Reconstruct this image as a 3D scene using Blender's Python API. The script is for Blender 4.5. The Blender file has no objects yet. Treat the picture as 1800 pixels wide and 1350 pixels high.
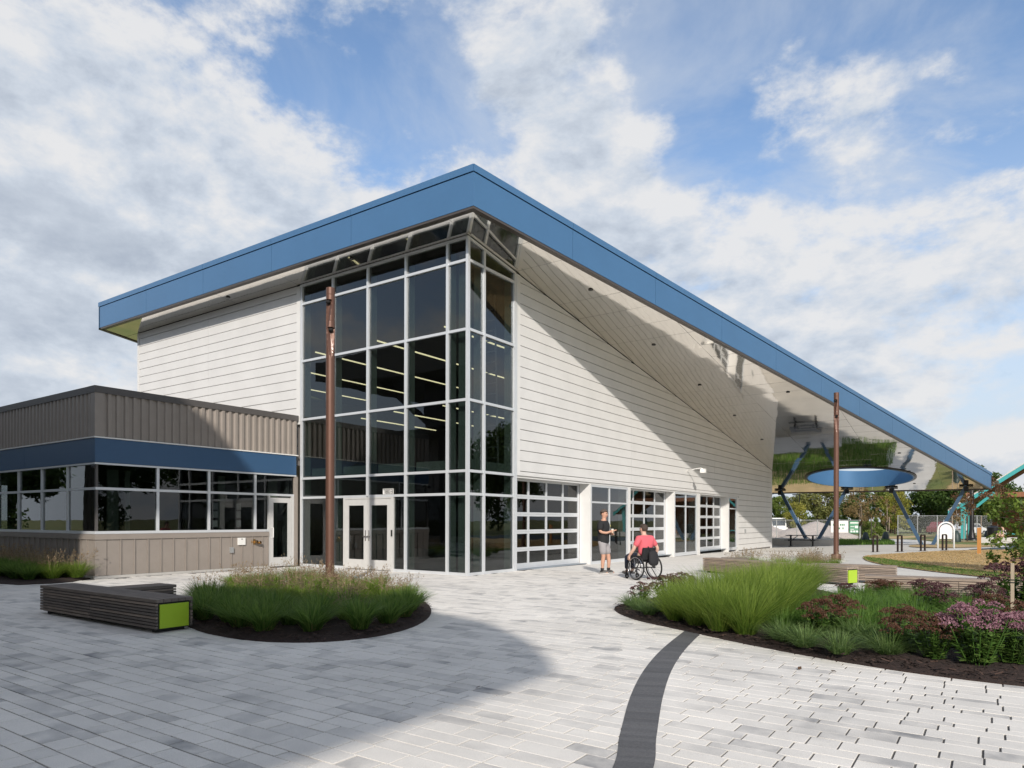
import bpy, bmesh, math, random
import numpy as np
from mathutils import Vector, Matrix
R = math.radians
random.seed(7); rng = np.random.default_rng(11)
sc = bpy.context.scene
col = sc.collection

# ------------------------------------------------------------------ camera
cam = bpy.data.cameras.new('camera'); camo = bpy.data.objects.new('camera', cam); col.objects.link(camo)
CAM = Vector((11.2805, -14.1802, 1.4752))
camo.matrix_world = Matrix.Translation(CAM) @ Matrix.Rotation(0.60775, 4, 'Z') @ Matrix.Rotation(R(90), 4, 'X') @ Matrix.Rotation(0.00217, 4, 'Z')
cam.sensor_width = 36.0; cam.lens = 24.271; cam.shift_y = 0.13264
cam.clip_start = 0.1; cam.clip_end = 2000
sc.camera = camo

# ------------------------------------------------------------------ sun, sky, exposure
SUN = Vector((1.0, -1.30, 0.86)).normalized()          # towards the sun
sun = bpy.data.lights.new('sun', 'SUN'); sun.energy = 2.25; sun.angle = R(0.9); sun.color = (1.0, 0.935, 0.85)
suno = bpy.data.objects.new('sun', sun); col.objects.link(suno)
suno.rotation_euler = (-SUN).to_track_quat('-Z', 'Y').to_euler()
suno.location = (20, -30, 40)
SKY_STRENGTH = 0.10
CLOUD_STRENGTH = 0.425
sc.view_settings.view_transform = 'Standard'; sc.view_settings.look = 'None'
sc.view_settings.exposure = 0.95; sc.view_settings.gamma = 1.0; sc.view_settings.use_curve_mapping = False

world = bpy.data.worlds.new('World'); sc.world = world; world.use_nodes = True
nt = world.node_tree; nt.nodes.clear()
def N(tree, typ, **kw):
    n = tree.nodes.new(typ)
    for k, v in kw.items():
        if k == 'inp':
            for a, b in v.items(): n.inputs[a].default_value = b
        else: setattr(n, k, v)
    return n
def build_world():
    L = nt.links.new
    tc = N(nt, 'ShaderNodeTexCoord')
    sky = N(nt, 'ShaderNodeTexSky', sky_type='NISHITA', sun_disc=False, sun_elevation=math.asin(SUN.z), sun_rotation=math.atan2(SUN.x, SUN.y), air_density=1.0, dust_density=0.6, ozone_density=2.2)
    sep = N(nt, 'ShaderNodeSeparateXYZ'); L(tc.outputs['Generated'], sep.inputs[0])
    def M(op, a, b=None, c=None, clamp=False):
        n = N(nt, 'ShaderNodeMath', operation=op, use_clamp=clamp)
        for i, v in enumerate((a, b, c)):
            if v is None: continue
            if isinstance(v, (int, float)): n.inputs[i].default_value = v
            else: L(v, n.inputs[i])
        return n.outputs[0]
    zz = M('ADD', M('MAXIMUM', sep.outputs[2], 0.0), 0.20)
    px = M('DIVIDE', sep.outputs[0], zz); py = M('DIVIDE', sep.outputs[1], zz)
    cmb = N(nt, 'ShaderNodeCombineXYZ'); L(px, cmb.inputs[0]); L(py, cmb.inputs[1])
    # the weather: where the banks of cloud and the clear gaps lie (directions on the dome)
    def blob(px_, py_, amp, wid):
        u = (px_ - 900) / 1213.57; v = (913.7 - py_) / 1213.57
        d = Vector((-0.571 + 0.821 * u, 0.821 + 0.571 * u, v)).normalized()
        n = N(nt, 'ShaderNodeVectorMath', operation='DISTANCE'); n.inputs[1].default_value = d
        L(tc.outputs['Generated'], n.inputs[0])
        g = M('DIVIDE', n.outputs['Value'], wid)
        return M('MULTIPLY', M('POWER', 2.718, M('MULTIPLY', M('MULTIPLY', g, g), -1.0)), amp)
    bias = None
    for b in [(130, 420, .15, .34), (420, 290, .07, .14), (570, 140, -.15, .15), (960, 200, .10, .11), (1240, 90, -.10, .13), (1650, 60, -.22, .26),
              (1450, 230, .16, .13), (1070, 310, .09, .10), (1700, 320, .10, .15), (1560, 560, .04, .22)]:
        o = blob(*b); bias = o if bias is None else M('ADD', bias, o)
    # cumulus: puffy noise over the dome, flattened; the same field sampled a little higher gives shaded bases
    def field(off):
        mp = N(nt, 'ShaderNodeMapping', inp={'Location': (5.3 , 1.7, 2.2 + off), 'Scale': (1.0, 1.0, 1.75)}); L(tc.outputs['Generated'], mp.inputs[0])
        a = N(nt, 'ShaderNodeTexNoise', inp={'Scale': 4.3, 'Detail': 9.0, 'Roughness': 0.57, 'Lacunarity': 2.15, 'Distortion': 0.12}); L(mp.outputs[0], a.inputs['Vector'])
        return a.outputs['Fac']
    f0 = field(0.0); f1 = field(0.055)
    mp = N(nt, 'ShaderNodeMapping', inp={'Location': (3.1, 7.7, 0.0)}); L(cmb.outputs[0], mp.inputs[0])
    n2 = N(nt, 'ShaderNodeTexNoise', inp={'Scale': 1.7, 'Detail': 7.0, 'Roughness': 0.62, 'Distortion': 0.6}); L(mp.outputs[0], n2.inputs['Vector'])
    dens = M('ADD', f0, bias)
    mr = N(nt, 'ShaderNodeMapRange', interpolation_type='SMOOTHSTEP', inp={'From Min': 0.435, 'From Max': 0.575}); L(dens, mr.inputs['Value'])
    wisp = N(nt, 'ShaderNodeMapRange', interpolation_type='SMOOTHSTEP', inp={'From Min': 0.36, 'From Max': 0.72, 'To Max': 0.72}); L(M('ADD', n2.outputs['Fac'], M('MULTIPLY', bias, 0.8)), wisp.inputs['Value'])
    hz = N(nt, 'ShaderNodeMapRange', interpolation_type='SMOOTHSTEP', inp={'From Min': -0.02, 'From Max': 0.52, 'To Min': 0.97, 'To Max': 0.0}); L(sep.outputs[2], hz.inputs['Value'])
    soft = M('MAXIMUM', wisp.outputs[0], hz.outputs[0])
    mask = M('SUBTRACT', 1.0, M('MULTIPLY', M('SUBTRACT', 1.0, M('MULTIPLY', mr.outputs[0], 0.96)), M('SUBTRACT', 1.0, soft)))
    # tone: cloud standing above a point shades it; thick cores go grey-lilac
    above = N(nt, 'ShaderNodeMapRange', interpolation_type='SMOOTHSTEP', inp={'From Min': 0.47, 'From Max': 0.74}); L(M('ADD', f1, bias), above.inputs['Value'])
    relief = M('MULTIPLY', M('SUBTRACT', f1, f0), 1.6)
    tone = M('ADD', M('MULTIPLY', above.outputs[0], 0.56), relief, clamp=True)
    veil = M('MULTIPLY', M('SUBTRACT', 1.0, mr.outputs[0]), 0.36)
    tone = M('MAXIMUM', tone, veil)
    cr = N(nt, 'ShaderNodeValToRGB'); L(tone, cr.inputs[0])
    e = cr.color_ramp.elements; e[0].position = 0.0; e[0].color = (0.98, 0.985, 1.0, 1); e[1].position = 1.0; e[1].color = (0.42, 0.49, 0.61, 1)
    m = cr.color_ramp.elements.new(0.36); m.color = (0.76, 0.83, 0.93, 1)
    bg1 = N(nt, 'ShaderNodeBackground', inp={'Strength': SKY_STRENGTH}); L(sky.outputs[0], bg1.inputs[0])
    bg2 = N(nt, 'ShaderNodeBackground', inp={'Strength': CLOUD_STRENGTH}); L(cr.outputs[0], bg2.inputs[0])
    mx = N(nt, 'ShaderNodeMixShader'); L(mask, mx.inputs[0]); L(bg1.outputs[0], mx.inputs[1]); L(bg2.outputs[0], mx.inputs[2])
    out = N(nt, 'ShaderNodeOutputWorld'); L(mx.outputs[0], out.inputs[0])
build_world()
world.cycles.sampling_method = 'MANUAL'; world.cycles.sample_map_resolution = 1024
sc.cycles.max_bounces = 8; sc.cycles.transparent_max_bounces = 24; sc.cycles.glossy_bounces = 4; sc.cycles.diffuse_bounces = 3; sc.cycles.transmission_bounces = 4
sc.cycles.use_denoising = True
sc.cycles.sample_clamp_indirect = 6.0

# ------------------------------------------------------------------ materials
MATS = {}
def mat(name, c, rough=0.6, metal=0.0, var=0.0, vscale=6.0, bump=0.0, bscale=40.0, spec=0.5, attr=None, c2=None, coat=0.0, stretch=None, emit=None, rvar=0.0):
    """principled material: colour c varied by noise towards c2 (or darker), fine bump; attr = per-piece shade attribute mixing towards c2"""
    m = bpy.data.materials.new(name); m.use_nodes = True; t = m.node_tree; L = t.links.new
    b = t.nodes['Principled BSDF']; b.inputs['Base Color'].default_value = (*c, 1); b.inputs['Roughness'].default_value = rough
    b.inputs['Metallic'].default_value = metal; b.inputs['Specular IOR Level'].default_value = spec
    if coat: b.inputs['Coat Weight'].default_value = coat; b.inputs['Coat Roughness'].default_value = 0.12
    if emit: b.inputs['Emission Color'].default_value = (*c, 1); b.inputs['Emission Strength'].default_value = emit
    tc = t.nodes.new('ShaderNodeTexCoord'); vec = tc.outputs['Object']
    if stretch:
        mp = t.nodes.new('ShaderNodeMapping'); mp.inputs['Scale'].default_value = stretch; L(vec, mp.inputs[0]); vec = mp.outputs[0]
    col_out = None
    if attr:
        a = t.nodes.new('ShaderNodeAttribute'); a.attribute_name = attr
        mx = t.nodes.new('ShaderNodeMix'); mx.data_type = 'RGBA'; mx.inputs['A'].default_value = (*c, 1); mx.inputs['B'].default_value = (*(c2 or c), 1)
        L(a.outputs['Fac'], mx.inputs['Factor']); col_out = mx.outputs['Result']
    if var:
        no = t.nodes.new('ShaderNodeTexNoise'); no.inputs['Scale'].default_value = vscale; no.inputs['Detail'].default_value = 8; no.inputs['Roughness'].default_value = 0.6
        L(vec, no.inputs['Vector'])
        mr = t.nodes.new('ShaderNodeMapRange'); mr.inputs['From Min'].default_value = 0.3; mr.inputs['From Max'].default_value = 0.7
        L(no.outputs['Fac'], mr.inputs['Value'])
        if c2 and not attr:
            mx = t.nodes.new('ShaderNodeMix'); mx.data_type = 'RGBA'; mx.inputs['A'].default_value = (*c, 1); mx.inputs['B'].default_value = (*c2, 1)
            mu = t.nodes.new('ShaderNodeMath'); mu.operation = 'MULTIPLY'; mu.inputs[1].default_value = var; L(mr.outputs[0], mu.inputs[0]); L(mu.outputs[0], mx.inputs['Factor'])
            col_out = mx.outputs['Result']
        else:
            mr.inputs['To Min'].default_value = 1 - var; mr.inputs['To Max'].default_value = 1 + var * 0.6
            hs = t.nodes.new('ShaderNodeHueSaturation')
            if col_out: L(col_out, hs.inputs['Color'])
            else: hs.inputs['Color'].default_value = (*c, 1)
            L(mr.outputs[0], hs.inputs['Value']); col_out = hs.outputs[0]
        if rvar:
            m2 = t.nodes.new('ShaderNodeMapRange'); m2.inputs['To Min'].default_value = max(0.02, rough - rvar); m2.inputs['To Max'].default_value = min(1, rough + rvar)
            L(no.outputs['Fac'], m2.inputs['Value']); L(m2.outputs[0], b.inputs['Roughness'])
    if col_out: L(col_out, b.inputs['Base Color'])
    if bump:
        nb = t.nodes.new('ShaderNodeTexNoise'); nb.inputs['Scale'].default_value = bscale; nb.inputs['Detail'].default_value = 6; L(vec, nb.inputs['Vector'])
        bp = t.nodes.new('ShaderNodeBump'); bp.inputs['Strength'].default_value = bump; bp.inputs['Distance'].default_value = 0.02
        L(nb.outputs['Fac'], bp.inputs['Height']); L(bp.outputs[0], b.inputs['Normal'])
    MATS[name] = m; return m
def glass(name, tint, refl_rough=0.0, ior=1.52, boost=1.0):
    m = bpy.data.materials.new(name); m.use_nodes = True; t = m.node_tree; t.nodes.clear(); L = t.links.new
    tr = t.nodes.new('ShaderNodeBsdfTransparent'); tr.inputs[0].default_value = (*tint, 1)
    gl = t.nodes.new('ShaderNodeBsdfGlossy'); gl.inputs['Roughness'].default_value = refl_rough; gl.inputs['Color'].default_value = (.97, .98, 1, 1)
    tc = t.nodes.new('ShaderNodeTexCoord'); nb = t.nodes.new('ShaderNodeTexNoise'); nb.inputs['Scale'].default_value = 0.8; L(tc.outputs['Object'], nb.inputs['Vector'])
    bp = t.nodes.new('ShaderNodeBump'); bp.inputs['Strength'].default_value = 0.05; bp.inputs['Distance'].default_value = 0.05; L(nb.outputs['Fac'], bp.inputs['Height']); L(bp.outputs[0], gl.inputs['Normal'])
    fr = t.nodes.new('ShaderNodeFresnel')
    ge = t.nodes.new('ShaderNodeNewGeometry'); io = t.nodes.new('ShaderNodeMapRange'); io.inputs['To Min'].default_value = ior; io.inputs['To Max'].default_value = 1 / ior; L(ge.outputs['Backfacing'], io.inputs['Value']); L(io.outputs[0], fr.inputs[0])   # thin sheet: no inner total reflection
    mu = t.nodes.new('ShaderNodeMath'); mu.operation = 'MULTIPLY'; mu.inputs[1].default_value = boost; mu.use_clamp = True; L(fr.outputs[0], mu.inputs[0])
    mx = t.nodes.new('ShaderNodeMixShader'); L(mu.outputs[0], mx.inputs[0]); L(tr.outputs[0], mx.inputs[1]); L(gl.outputs[0], mx.inputs[2])
    out = t.nodes.new('ShaderNodeOutputMaterial'); L(mx.outputs[0], out.inputs[0]); MATS[name] = m; return m
def leaf_mat(name, c, c2, trans=0.35, rough=0.5):
    m = bpy.data.materials.new(name); m.use_nodes = True; t = m.node_tree; t.nodes.clear(); L = t.links.new
    a = t.nodes.new('ShaderNodeAttribute'); a.attribute_name = 'shade'
    mx = t.nodes.new('ShaderNodeMix'); mx.data_type = 'RGBA'; mx.inputs['A'].default_value = (*c, 1); mx.inputs['B'].default_value = (*c2, 1); L(a.outputs['Fac'], mx.inputs['Factor'])
    b = t.nodes.new('ShaderNodeBsdfPrincipled'); b.inputs['Roughness'].default_value = rough; b.inputs['Specular IOR Level'].default_value = 0.3; L(mx.outputs['Result'], b.inputs['Base Color'])
    tl = t.nodes.new('ShaderNodeBsdfTranslucent'); L(mx.outputs['Result'], tl.inputs[0])
    ms = t.nodes.new('ShaderNodeMixShader'); ms.inputs[0].default_value = trans; L(b.outputs[0], ms.inputs[1]); L(tl.outputs[0], ms.inputs[2])
    out = t.nodes.new('ShaderNodeOutputMaterial'); L(ms.outputs[0], out.inputs[0]); MATS[name] = m; return m

mat('siding', (.66, .65, .635), .45, var=.06, vscale=1.1, bump=.03, bscale=8, stretch=(1, 1, 1))
mat('siding_back', (.20, .185, .175), .8)
mat('trim_white', (.68, .67, .65), .4, var=.04, vscale=3)
mat('alum', (.66, .68, .70), .38, metal=.35, var=.03, vscale=5)
mat('alum_door', (.62, .61, .59), .42, metal=.2, var=.06, vscale=5)
mat('fascia_blue', (.066, .165, .31), .34, metal=.25, var=.05, vscale=.9, spec=.5, bump=.05, bscale=1.3)
mat('fascia_trim', (.10, .085, .075), .35, metal=.5)
mat('coping_blue', (.066, .165, .31), .34, metal=.25, var=.04)
mat('roof_top', (.35, .35, .36), .8, var=.1)
def soffit_material():
    m = mat('soffit_mirror', (.80, .765, .715), .05, metal=1.0)
    t = m.node_tree; L = t.links.new; b = t.nodes['Principled BSDF']
    tc = t.nodes.new('ShaderNodeTexCoord'); nb = t.nodes.new('ShaderNodeTexNoise'); nb.inputs['Scale'].default_value = .9; nb.inputs['Detail'].default_value = 1.5
    L(tc.outputs['Object'], nb.inputs['Vector']); bp = t.nodes.new('ShaderNodeBump'); bp.inputs['Strength'].default_value = .10; bp.inputs['Distance'].default_value = .05
    L(nb.outputs['Fac'], bp.inputs['Height']); L(bp.outputs[0], b.inputs['Normal'])
soffit_material()
mat('dark_gap', (.03, .03, .03), .8)
mat('downlight', (.05, .05, .05), .4)
glass('glass', (.42, .455, .455), boost=1.3)
glass('glass_dark', (.46, .49, .49), boost=1.1)
glass('glass_clear', (.50, .52, .51), boost=.8)
mat('interior_wall', (.34, .34, .32), .8, var=.1)
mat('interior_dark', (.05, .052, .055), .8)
mat('interior_floor', (.22, .26, .30), .35, var=.1)
mat('interior_steel', (.50, .57, .48), .5)
mat('lamp_strip', (1.0, .82, .48), .5, emit=2.2)
mat('taupe', (.27, .235, .205), .5, var=.06, vscale=4, bump=.03, bscale=30)
mat('taupe_dark', (.085, .078, .075), .5, var=.04)
mat('wing_blue', (.035, .088, .175), .38, var=.03)
mat('copper_pole', (.135, .066, .045), .5, metal=.35, var=.08, vscale=9, coat=.1)
mat('black_hole', (.012, .01, .01), .9)
mat('concrete', (.50, .48, .45), .85, var=.12, vscale=3, bump=.12, bscale=50)
mat('concrete_walk', (.56, .54, .50), .9, var=.10, vscale=.8, bump=.05, bscale=60)
mat('wood', (.40, .31, .24), .75, attr='shade', c2=(.13, .11, .095), var=.35, vscale=3.0, stretch=(1.2, 14, 14), bump=.25, bscale=9)
mat('lime', (.34, .50, .03), .4, var=.04)
mat('mulch', (.035, .020, .016), .95, var=.6, vscale=30, bump=.9, bscale=60)
mat('mulch_chip', (.075, .042, .03), .9, attr='shade', c2=(.02, .012, .011))
mat('joint_sand', (.10, .095, .09), .95, var=.2, vscale=30)
mat('band_dark', (.125, .125, .13), .85, attr='shade', c2=(.085, .085, .09), var=.25, vscale=60, bump=.25, bscale=150)
mat('lawn_dry', (.50, .345, .175), .95, var=.45, vscale=1.1, c2=(.13, .15, .045), bump=.5, bscale=60)
mat('lawn_green', (.10, .15, .035), .95, var=.9, vscale=.35, c2=(.26, .21, .08), bump=.5, bscale=40)
mat('play_surface', (.045, .065, .075), .85, var=.15, vscale=8)
mat('navy_steel', (.042, .092, .165), .38, coat=.2)
mat('navy_light', (.06, .115, .19), .38, coat=.3)
mat('black_steel', (.015, .015, .016), .4, metal=.3)
mat('brown_steel', (.022, .012, .009), .45)
mat('orange', (.45, .20, .05), .5, var=.1)
mat('white_paint', (.78, .77, .74), .45, var=.04)
mat('galv', (.42, .43, .43), .45, metal=.5, var=.1)
mat('bark', (.10, .075, .055), .9, var=.4, vscale=14, bump=.6, bscale=20, stretch=(1, 1, .25))
mat('bark_pale', (.34, .27, .21), .9, var=.3, vscale=12)
mat('stake_wood', (.40, .33, .24), .85, var=.25, vscale=8, stretch=(6, 6, 1))
mat('gravel', (.40, .35, .32), .95, var=.3, vscale=9, bump=.8, bscale=25)
mat('teal', (.05, .34, .34), .5, var=.05)
mat('roof_grey', (.55, .55, .52), .7)
mat('soffit_wood', (.28, .115, .055), .7, var=.25, vscale=4, stretch=(10, 1, 1))
mat('tyre', (.015, .015, .015), .75)
mat('bag_green', (.018, .035, .032), .5, bump=.2, bscale=12)
mat('skin', (.52, .29, .20), .55, var=.05, vscale=20)
mat('skin_pale', (.60, .38, .29), .55, var=.05, vscale=20)
mat('hair', (.055, .035, .025), .7, var=.3, vscale=60, bump=.5, bscale=120)
mat('hair_grey', (.095, .07, .055), .7, var=.3, vscale=60, bump=.5, bscale=120)
mat('cloth_black', (.014, .014, .016), .85, bump=.3, bscale=14)
mat('cloth_grey', (.30, .28, .285), .85, bump=.3, bscale=16)
mat('cloth_coral', (.62, .115, .14), .85, bump=.35, bscale=14)
mat('cloth_denim', (.018, .024, .045), .85, bump=.2, bscale=40)
mat('cloth_white', (.70, .72, .76), .85)
mat('shoe_grey', (.09, .085, .08), .7)
mat('shoe_sole', (.62, .60, .57), .6)
mat('cup', (.62, .48, .36), .6)
mat('yellow_mark', (.70, .55, .02), .7)
mat('eye_dark', (.02, .015, .012), .4)
mat('chrome', (.6, .6, .62), .2, metal=1)
mat('brass', (.42, .27, .12), .3, metal=1)
mat('plate_white', (.74, .73, .70), .5)
mat('ink_black', (.02, .02, .02), .6)
mat('ink_green', (.06, .22, .12), .6)
mat('sign_green', (.10, .27, .16), .6, var=.05)
mat('car_maroon', (.16, .02, .025), .3, coat=.6)
mat('car_white', (.62, .63, .64), .3, coat=.6)
mat('car_glass', (.05, .06, .07), .1)
mat('curtain', (.36, .40, .31), .8)
leaf_mat('leaf_oak', (.055, .105, .018), (.20, .27, .045))
leaf_mat('leaf_mid', (.085, .135, .025), (.20, .25, .055))
leaf_mat('leaf_dark', (.03, .07, .015), (.095, .15, .03))
leaf_mat('leaf_pale', (.13, .16, .05), (.25, .24, .08))
leaf_mat('leaf_yellow', (.19, .20, .03), (.33, .30, .06))
leaf_mat('leaf_tan', (.17, .12, .05), (.30, .21, .09))
leaf_mat('leaf_red', (.12, .07, .04), (.20, .11, .05))
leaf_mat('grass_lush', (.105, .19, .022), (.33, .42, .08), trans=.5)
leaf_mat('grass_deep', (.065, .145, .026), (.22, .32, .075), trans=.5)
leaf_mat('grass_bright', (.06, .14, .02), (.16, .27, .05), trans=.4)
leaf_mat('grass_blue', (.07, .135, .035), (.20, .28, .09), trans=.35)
leaf_mat('straw', (.40, .30, .16), (.30, .20, .09), trans=.4)
leaf_mat('seed_head', (.42, .33, .20), (.24, .16, .10), trans=.45)
leaf_mat('sedum_leaf', (.07, .15, .028), (.18, .28, .065), trans=.3)
leaf_mat('sedum_pink', (.36, .20, .24), (.20, .09, .115), trans=.15)
leaf_mat('sedum_plum', (.16, .075, .085), (.08, .038, .038), trans=.15)
leaf_mat('sedum_rust', (.15, .07, .045), (.10, .05, .03), trans=.15)
leaf_mat('seed_dark', (.07, .04, .03), (.16, .10, .07), trans=.1)
leaf_mat('lawn_blade', (.58, .40, .21), (.42, .32, .14), trans=.3)

# ------------------------------------------------------------------ mesh helpers
def tag(o, label=None, cat=None, group=None, kind=None):
    if label: o['label'] = label
    if cat: o['category'] = cat
    if group: o['group'] = group
    if kind: o['kind'] = kind
    return o
def link(name, me, parent=None, loc=None, rot=None):
    o = bpy.data.objects.new(name, me); col.objects.link(o)
    if parent: o.parent = parent
    if loc is not None: o.location = loc
    if rot is not None: o.rotation_euler = rot
    return o
def empty(name, loc=(0, 0, 0), rz=0.0, parent=None):
    o = bpy.data.objects.new(name, None); col.objects.link(o); o.location = loc; o.rotation_euler = (0, 0, rz); o.empty_display_size = .2
    if parent: o.parent = parent
    return o
class MB:
    def __init__(s): s.v = []; s.f = []; s.sh = []; s.fix = False
    def add(s, vs, fs, sh=0.0):
        b = len(s.v); s.v += [tuple(x) for x in vs]; s.f += [tuple(i + b for i in f) for f in fs]; s.sh += [sh] * len(fs); return s
    def box(s, x0, x1, y0, y1, z0, z1, sh=0.0):
        return s.add([(x0, y0, z0), (x1, y0, z0), (x1, y1, z0), (x0, y1, z0), (x0, y0, z1), (x1, y0, z1), (x1, y1, z1), (x0, y1, z1)],
                     [(3, 2, 1, 0), (4, 5, 6, 7), (0, 1, 5, 4), (1, 2, 6, 5), (2, 3, 7, 6), (3, 0, 4, 7)], sh)
    def cbox(s, x0, x1, y0, y1, z0, z1, c=.004, sh=0.0):
        """box with its top edges chamfered"""
        return s.add([(x0, y0, z0), (x1, y0, z0), (x1, y1, z0), (x0, y1, z0), (x0, y0, z1 - c), (x1, y0, z1 - c), (x1, y1, z1 - c), (x0, y1, z1 - c),
                      (x0 + c, y0 + c, z1), (x1 - c, y0 + c, z1), (x1 - c, y1 - c, z1), (x0 + c, y1 - c, z1)],
                     [(0, 1, 5, 4), (1, 2, 6, 5), (2, 3, 7, 6), (3, 0, 4, 7), (4, 5, 9, 8), (5, 6, 10, 9), (6, 7, 11, 10), (7, 4, 8, 11), (8, 9, 10, 11)], sh)
    def poly(s, pts, ext, sh=0.0):
        """extrude a planar polygon (3-D points) by vector ext"""
        s.fix = True; n = len(pts); e = Vector(ext); a = [Vector(p) for p in pts]
        vs = a + [p + e for p in a]
        fs = [tuple(range(n - 1, -1, -1)), tuple(range(n, 2 * n))] + [(i, (i + 1) % n, n + (i + 1) % n, n + i) for i in range(n)]
        return s.add(vs, fs, sh)
    def tube(s, pts, rad, sides=8, sh=0.0, caps=True):
        pts = [Vector(p) for p in pts]; rad = rad if isinstance(rad, (list, tuple)) else [rad] * len(pts)
        vs = []; fs = []; up = Vector((.13, .31, .94)); n = len(pts)
        for i, p in enumerate(pts):
            d = (pts[min(i + 1, n - 1)] - pts[max(i - 1, 0)]).normalized()
            u = d.cross(up)
            if u.length < 1e-3: u = d.cross(Vector((1, 0, 0)))
            u.normalize(); w = d.cross(u)
            for k in range(sides):
                a = 2 * math.pi * k / sides; vs.append(p + (u * math.cos(a) + w * math.sin(a)) * rad[i])
        for i in range(n - 1):
            for k in range(sides):
                a = i * sides + k; b = i * sides + (k + 1) % sides; fs.append((a, b, b + sides, a + sides))
        if caps: fs += [tuple(range(sides - 1, -1, -1)), tuple((n - 1) * sides + k for k in range(sides))]
        return s.add(vs, fs, sh)
    def bar(s, a, b, w, h, sh=0.0, up=(0, 0, 1)):
        a = Vector(a); b = Vector(b); d = (b - a).normalized(); u = d.cross(Vector(up))
        if u.length < 1e-3: u = Vector((1, 0, 0))
        u.normalize(); v = u.cross(d).normalized(); u *= w / 2; v *= h / 2
        vs = [a - u - v, a + u - v, a + u + v, a - u + v, b - u - v, b + u - v, b + u + v, b - u + v]
        return s.add(vs, [(3, 2, 1, 0), (4, 5, 6, 7), (0, 1, 5, 4), (1, 2, 6, 5), (2, 3, 7, 6), (3, 0, 4, 7)], sh)
    def lathe(s, prof, sides=16, c=(0, 0, 0), sh=0.0):
        vs = []; fs = []
        for r_, z in prof:
            for k in range(sides):
                a = 2 * math.pi * k / sides; vs.append((c[0] + r_ * math.cos(a), c[1] + r_ * math.sin(a), c[2] + z))
        n = len(prof)
        for i in range(n - 1):
            for k in range(sides): fs.append((i * sides + k, i * sides + (k + 1) % sides, (i + 1) * sides + (k + 1) % sides, (i + 1) * sides + k))
        fs += [tuple(range(sides - 1, -1, -1)), tuple((n - 1) * sides + k for k in range(sides))]
        return s.add(vs, fs, sh)
    def ring(s, c, ax_u, ax_v, rad, tube_r, n=28, m=8, sh=0.0):
        c = Vector(c); u = Vector(ax_u).normalized(); v = Vector(ax_v).normalized(); w = u.cross(v); vs = []; fs = []
        for i in range(n):
            a = 2 * math.pi * i / n; d = u * math.cos(a) + v * math.sin(a)
            for k in range(m):
                b = 2 * math.pi * k / m; vs.append(c + d * (rad + tube_r * math.cos(b)) + w * tube_r * math.sin(b))
        for i in range(n):
            for k in range(m): fs.append((i * m + k, ((i + 1) % n) * m + k, ((i + 1) % n) * m + (k + 1) % m, i * m + (k + 1) % m))
        return s.add(vs, fs, sh)
    def ball(s, c, r, n=10, m=7, sh=0.0, sq=(1, 1, 1)):
        c = Vector(c); vs = [(c.x, c.y, c.z - r * sq[2])]; fs = []
        for j in range(1, m):
            t = math.pi * j / m - math.pi / 2
            for k in range(n):
                a = 2 * math.pi * k / n; vs.append((c.x + r * sq[0] * math.cos(t) * math.cos(a), c.y + r * sq[1] * math.cos(t) * math.sin(a), c.z + r * sq[2] * math.sin(t)))
        vs.append((c.x, c.y, c.z + r * sq[2])); e = len(vs) - 1
        for k in range(n):
            fs.append((0, 1 + (k + 1) % n, 1 + k)); fs.append((e, 1 + (m - 2) * n + k, 1 + (m - 2) * n + (k + 1) % n))
        for j in range(m - 2):
            for k in range(n): fs.append((1 + j * n + k, 1 + j * n + (k + 1) % n, 1 + (j + 1) * n + (k + 1) % n, 1 + (j + 1) * n + k))
        return s.add(vs, fs, sh)
    def mesh(s, name, m, smooth=False):
        me = bpy.data.meshes.new(name); me.from_pydata(s.v, [], s.f); me.materials.append(MATS[m])
        if s.fix:
            bm = bmesh.new(); bm.from_mesh(me); bmesh.ops.recalc_face_normals(bm, faces=bm.faces); bm.to_mesh(me); bm.free()
        if any(s.sh):
            a = me.attributes.new('shade', 'FLOAT', 'FACE'); a.data.foreach_set('value', s.sh)
        if smooth: me.polygons.foreach_set('use_smooth', [True] * len(me.polygons))
        me.update(); return me
    def build(s, name, m, parent=None, smooth=False, **kw):
        o = link(name, s.mesh(name, m, smooth), parent, **kw); return o
def smooth_by_angle(o, ang=35):
    me = o.data; me.polygons.foreach_set('use_smooth', [True] * len(me.polygons))
    bm = bmesh.new(); bm.from_mesh(me)
    for e in bm.edges:
        if len(e.link_faces) == 2 and e.calc_face_angle(0) > R(ang): e.smooth = False
    bm.to_mesh(me); bm.free(); return o
def np_mesh(name, V, F, m, shade=None, smooth=False):
    me = bpy.data.meshes.new(name); k = F.shape[1]
    me.vertices.add(len(V)); me.vertices.foreach_set('co', V.astype(np.float32).ravel())
    me.loops.add(F.size); me.loops.foreach_set('vertex_index', F.astype(np.int32).ravel())
    me.polygons.add(len(F)); me.polygons.foreach_set('loop_start', np.arange(0, F.size, k, dtype=np.int32))
    me.materials.append(MATS[m])
    if shade is not None:
        a = me.attributes.new('shade', 'FLOAT', 'FACE'); a.data.foreach_set('value', shade.astype(np.float32))
    if smooth: me.polygons.foreach_set('use_smooth', np.ones(len(F), bool))
    me.update(); me.validate(); return me
def clip(poly, a, b, c):
    """keep the part of a 2-D polygon with a*x+b*y<=c"""
    out = []
    for i, p in enumerate(poly):
        q = poly[(i + 1) % len(poly)]; dp = a * p[0] + b * p[1] - c; dq = a * q[0] + b * q[1] - c
        if dp <= 0: out.append(p)
        if (dp < 0 < dq) or (dq < 0 < dp):
            t = dp / (dp - dq); out.append((p[0] + t * (q[0] - p[0]), p[1] + t * (q[1] - p[1])))
    return out
def area2(p): return abs(sum(p[i][0] * p[(i + 1) % len(p)][1] - p[(i + 1) % len(p)][0] * p[i][1] for i in range(len(p)))) / 2
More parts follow.
